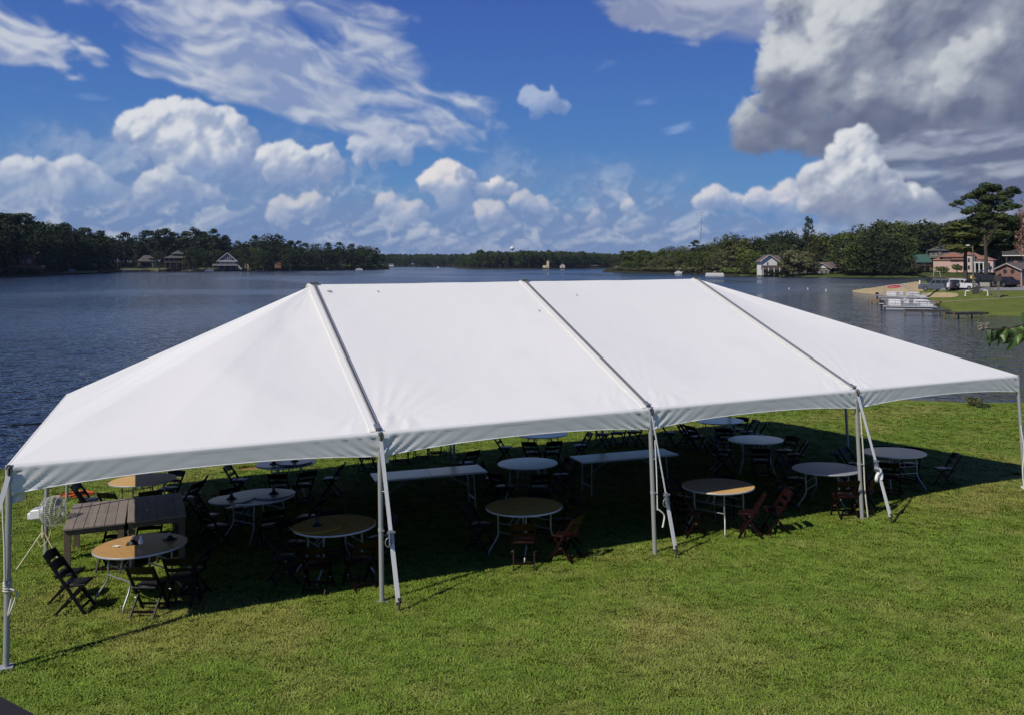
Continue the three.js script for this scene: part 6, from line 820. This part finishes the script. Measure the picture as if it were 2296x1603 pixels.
// ---------- big trees of the park ----------
{
  const Z = 150 * 0.2405 / F, R = rng(8), px0 = (x, y, r, f, dz = 0) => [(x - 1370) * Z, (950 - y) * Z, dz, r * Z, f];
  const cl = [px0(1410, 95, 70, 0.6), px0(1340, 130, 60, 0.6, 0.6), px0(1480, 120, 70, 0.6, -0.7), px0(1290, 160, 70, 0.55, 0.5), px0(1560, 165, 75, 0.55, 0.3), px0(1620, 150, 40, 0.6, -0.3), px0(1250, 205, 60, 0.5, -0.6), px0(1400, 205, 95, 0.55, 0.4), px0(1500, 225, 70, 0.55, 0.9), px0(1170, 245, 60, 0.55, 0.3), px0(1120, 262, 38, 0.5, 0), px0(1300, 285, 90, 0.5, -0.3), px0(1430, 290, 100, 0.55, -0.8), px0(1390, 345, 80, 0.55, 0.5), px0(1240, 325, 60, 0.5, 0.8), px0(1530, 300, 60, 0.5, -1), px0(1300, 385, 60, 0.5, 0.2), px0(1480, 395, 80, 0.5, 0), px0(1250, 430, 70, 0.5, 0.4), px0(1400, 450, 90, 0.5, -0.6), px0(1560, 400, 80, 0.5, 0.8), px0(1600, 300, 60, 0.5, 0), px0(1620, 470, 70, 0.5, -0.4), px0(1330, 520, 70, 0.5, 0.6), px0(1500, 520, 80, 0.5, 0.3), px0(1420, 590, 60, 0.5, 0.5)].map(c => [c[0], c[1], c[2], c[3], c[4]]).flatMap(c => [0, 1, 2].map(() => [c[0] + (R() - 0.5) * c[3] * 1.5, c[1] + (R() - 0.5) * c[3] * 0.7, c[2] + (R() - 0.5) * c[3] * 1.5, c[3] * (0.58 + 0.3 * R()), c[4]]));
  const wood = [limb([V(0, -0.6, 0), V(0.05, 4, 0), V(-0.1, 9, 0.1), V(0.4, 13, 0), V(0.7, 15.8, 0)], 0.4, 0.1, 14)]; for (const c of cl) wood.push(limb([V(0, c[1] * 0.78 - 0.4, 0), V(c[0] * 0.5, c[1] * 0.9, c[2] * 0.5), V(c[0], c[1] - 0.1, c[2])], 0.11, 0.03, 6));
  const t = thing('pine_tree', 'big spreading old pine rising over the brick shed and pink house at right', 'tree'); const p = onPark(2212, 641); p.copy(at(2212, 623, 150)); t.position.copy(p); t.rotation.y = facing(p);
  const c = new THREE.Mesh(sprays(cl, 14000, 0.22, R, 0.6), LEAF.pine); c.name = 'crown'; const w = new THREE.Mesh(join(wood), barkM); w.name = 'trunk'; for (const o of [c, w]) { o.castShadow = o.receiveShadow = true; t.add(o); }
  plant('oak', at(2168, 606, 432), 104 * mpp(432), 1.5, 'oak', 'broad green tree between the dark wood and the big pine', 'tree', undefined, 'fine'); plant('oak', at(2236, 606, 436), 100 * mpp(436), 1.3, 'dark', 'dark broad tree under the big pine crown', 'tree', undefined, 'fine'); plant('oak', at(2296, 606, 430), 118 * mpp(430), 1.0, 'dark', 'tall dark tree at the right edge behind the brick shed', 'tree', undefined, 'fine');
  plant('pine', at(2166, 624, 172), 126 * mpp(172), 2.3, 'moss', 'wide olive tree crown in front of the big pine trunk, left part', 'tree', undefined, 'fine'); plant('pine', at(2246, 624, 176), 128 * mpp(176), 2.2, 'dark', 'wide dark tree crown beside the big pine trunk, above the shed', 'tree', undefined, 'fine');
  plant('oak', at(2306, 605, 165), 172 * mpp(165), 0.42, 'pink', 'sparse pinkish tree at the right edge beside the big pine', 'tree', undefined, 1);
  // plants by the water near the right end leg
  const b = onLawn(2236, 917); onto(plant('shrub', V(0, 0, 0), 0.6, 0.9, 'dark', 'dark wet bush at the water edge beyond the right end leg', 'shrub', undefined, 'fine'), b.x, b.z - 0.5, 0, -0.35);
  const b2 = onLawn(2205, 912); onto(plant('shrub', V(0, 0, 0), 0.6, 0.8, 'olive', 'thin twiggy plant at the water edge left of the dark bush', 'shrub', undefined, 2), b2.x, b2.z - 0.3, 0, -0.2);
}
{ // leafy branch that reaches in from the right, near the viewer
  const D = 5.5, o = thing('tree_branch', 'leafy green branch tip with dry seed heads reaching in at the right edge', 'branch'), R = rng(41), leafG = new THREE.BufferGeometry();
  const base = at(2330, 720, D); lvl(o, base);
  const P = (x, y, dz = 0) => at(x, y, D + dz).sub(base), stems = [[P(2560, 640, 0.3), P(2420, 690, 0.1), P(2330, 718), P(2268, 735, -0.1), P(2222, 742, -0.15)], [P(2330, 718), P(2300, 740, -0.1), P(2262, 762, -0.15)], [P(2420, 690, 0.1), P(2340, 690), P(2290, 704, 0.1)], [P(2268, 735, -0.1), P(2230, 738, -0.1), P(2203, 736, -0.2)]];
  stems.forEach((s, i) => part('stem', limb(s, i ? 0.006 : 0.012, 0.0025, 10), barkM, o));
  const lf = [0, 1, 2].map(k => { const c = 0.1 + 0.05 * k; return grid(4, 6, (u, v) => { const w = 0.021 * Math.sin(Math.PI * Math.pow(v, 0.8)) * 1.15, a = (u - 0.5) * 2; return V(a * w, -c * v * v * 0.35 + Math.abs(a) * w * 0.45, v * 0.078); }); });
  const lm = new THREE.MeshPhysicalMaterial({ color: new THREE.Color().setRGB(0.09, 0.17, 0.02), roughness: 0.45, side: THREE.DoubleSide, transmission: 0.3, thickness: 0 }), lm2 = lm.clone(); lm2.color.setRGB(0.05, 0.1, 0.015);
  const tips = []; for (const s of stems) { const c = new THREE.CatmullRomCurve3(s); for (let i = 0; i < (s === stems[0] ? 22 : 12); i++) tips.push([c.getPointAt((s === stems[3] ? 0.02 : 0.3) + (s === stems[3] ? 0.4 : s === stems[0] ? 0.6 : 0.62) * (i + R()) / (s === stems[0] ? 22 : 12)), c.getTangentAt(0.6)]); }
  for (const [p, tg] of tips) { const m = new THREE.Mesh(lf[(R() * 3) | 0], R() < 0.55 ? lm : lm2); m.name = 'leaf'; m.castShadow = m.receiveShadow = true; m.position.copy(p); const d = tg.clone().multiplyScalar(0.5).add(V(R() - 0.5, -0.25 - R() * 0.6, R() - 0.5)).normalize(); m.quaternion.setFromUnitVectors(V(0, 0, 1), d); m.rotateZ((R() - 0.5) * 2); m.scale.setScalar(0.8 + R() * 0.5); o.add(m); }
  const seeds = []; for (let i = 0; i < 34; i++) { const q = P(2206 + (R() - 0.5) * 24, 733 + (R() - 0.5) * 17, -0.2 + (R() - 0.5) * 0.1); seeds.push(new THREE.IcosahedronGeometry(0.005 + R() * 0.004, 1).translate(q.x, q.y, q.z)); } part('seed_head', seeds, mat(0.2, 0.17, 0.14, 0.9), o);
}
scene.fog = new THREE.FogExp2(new THREE.Color().setRGB(0.42, 0.52, 0.72), 0.00004);
camera.far = 30000; camera.updateProjectionMatrix();
renderer.render(scene, camera);
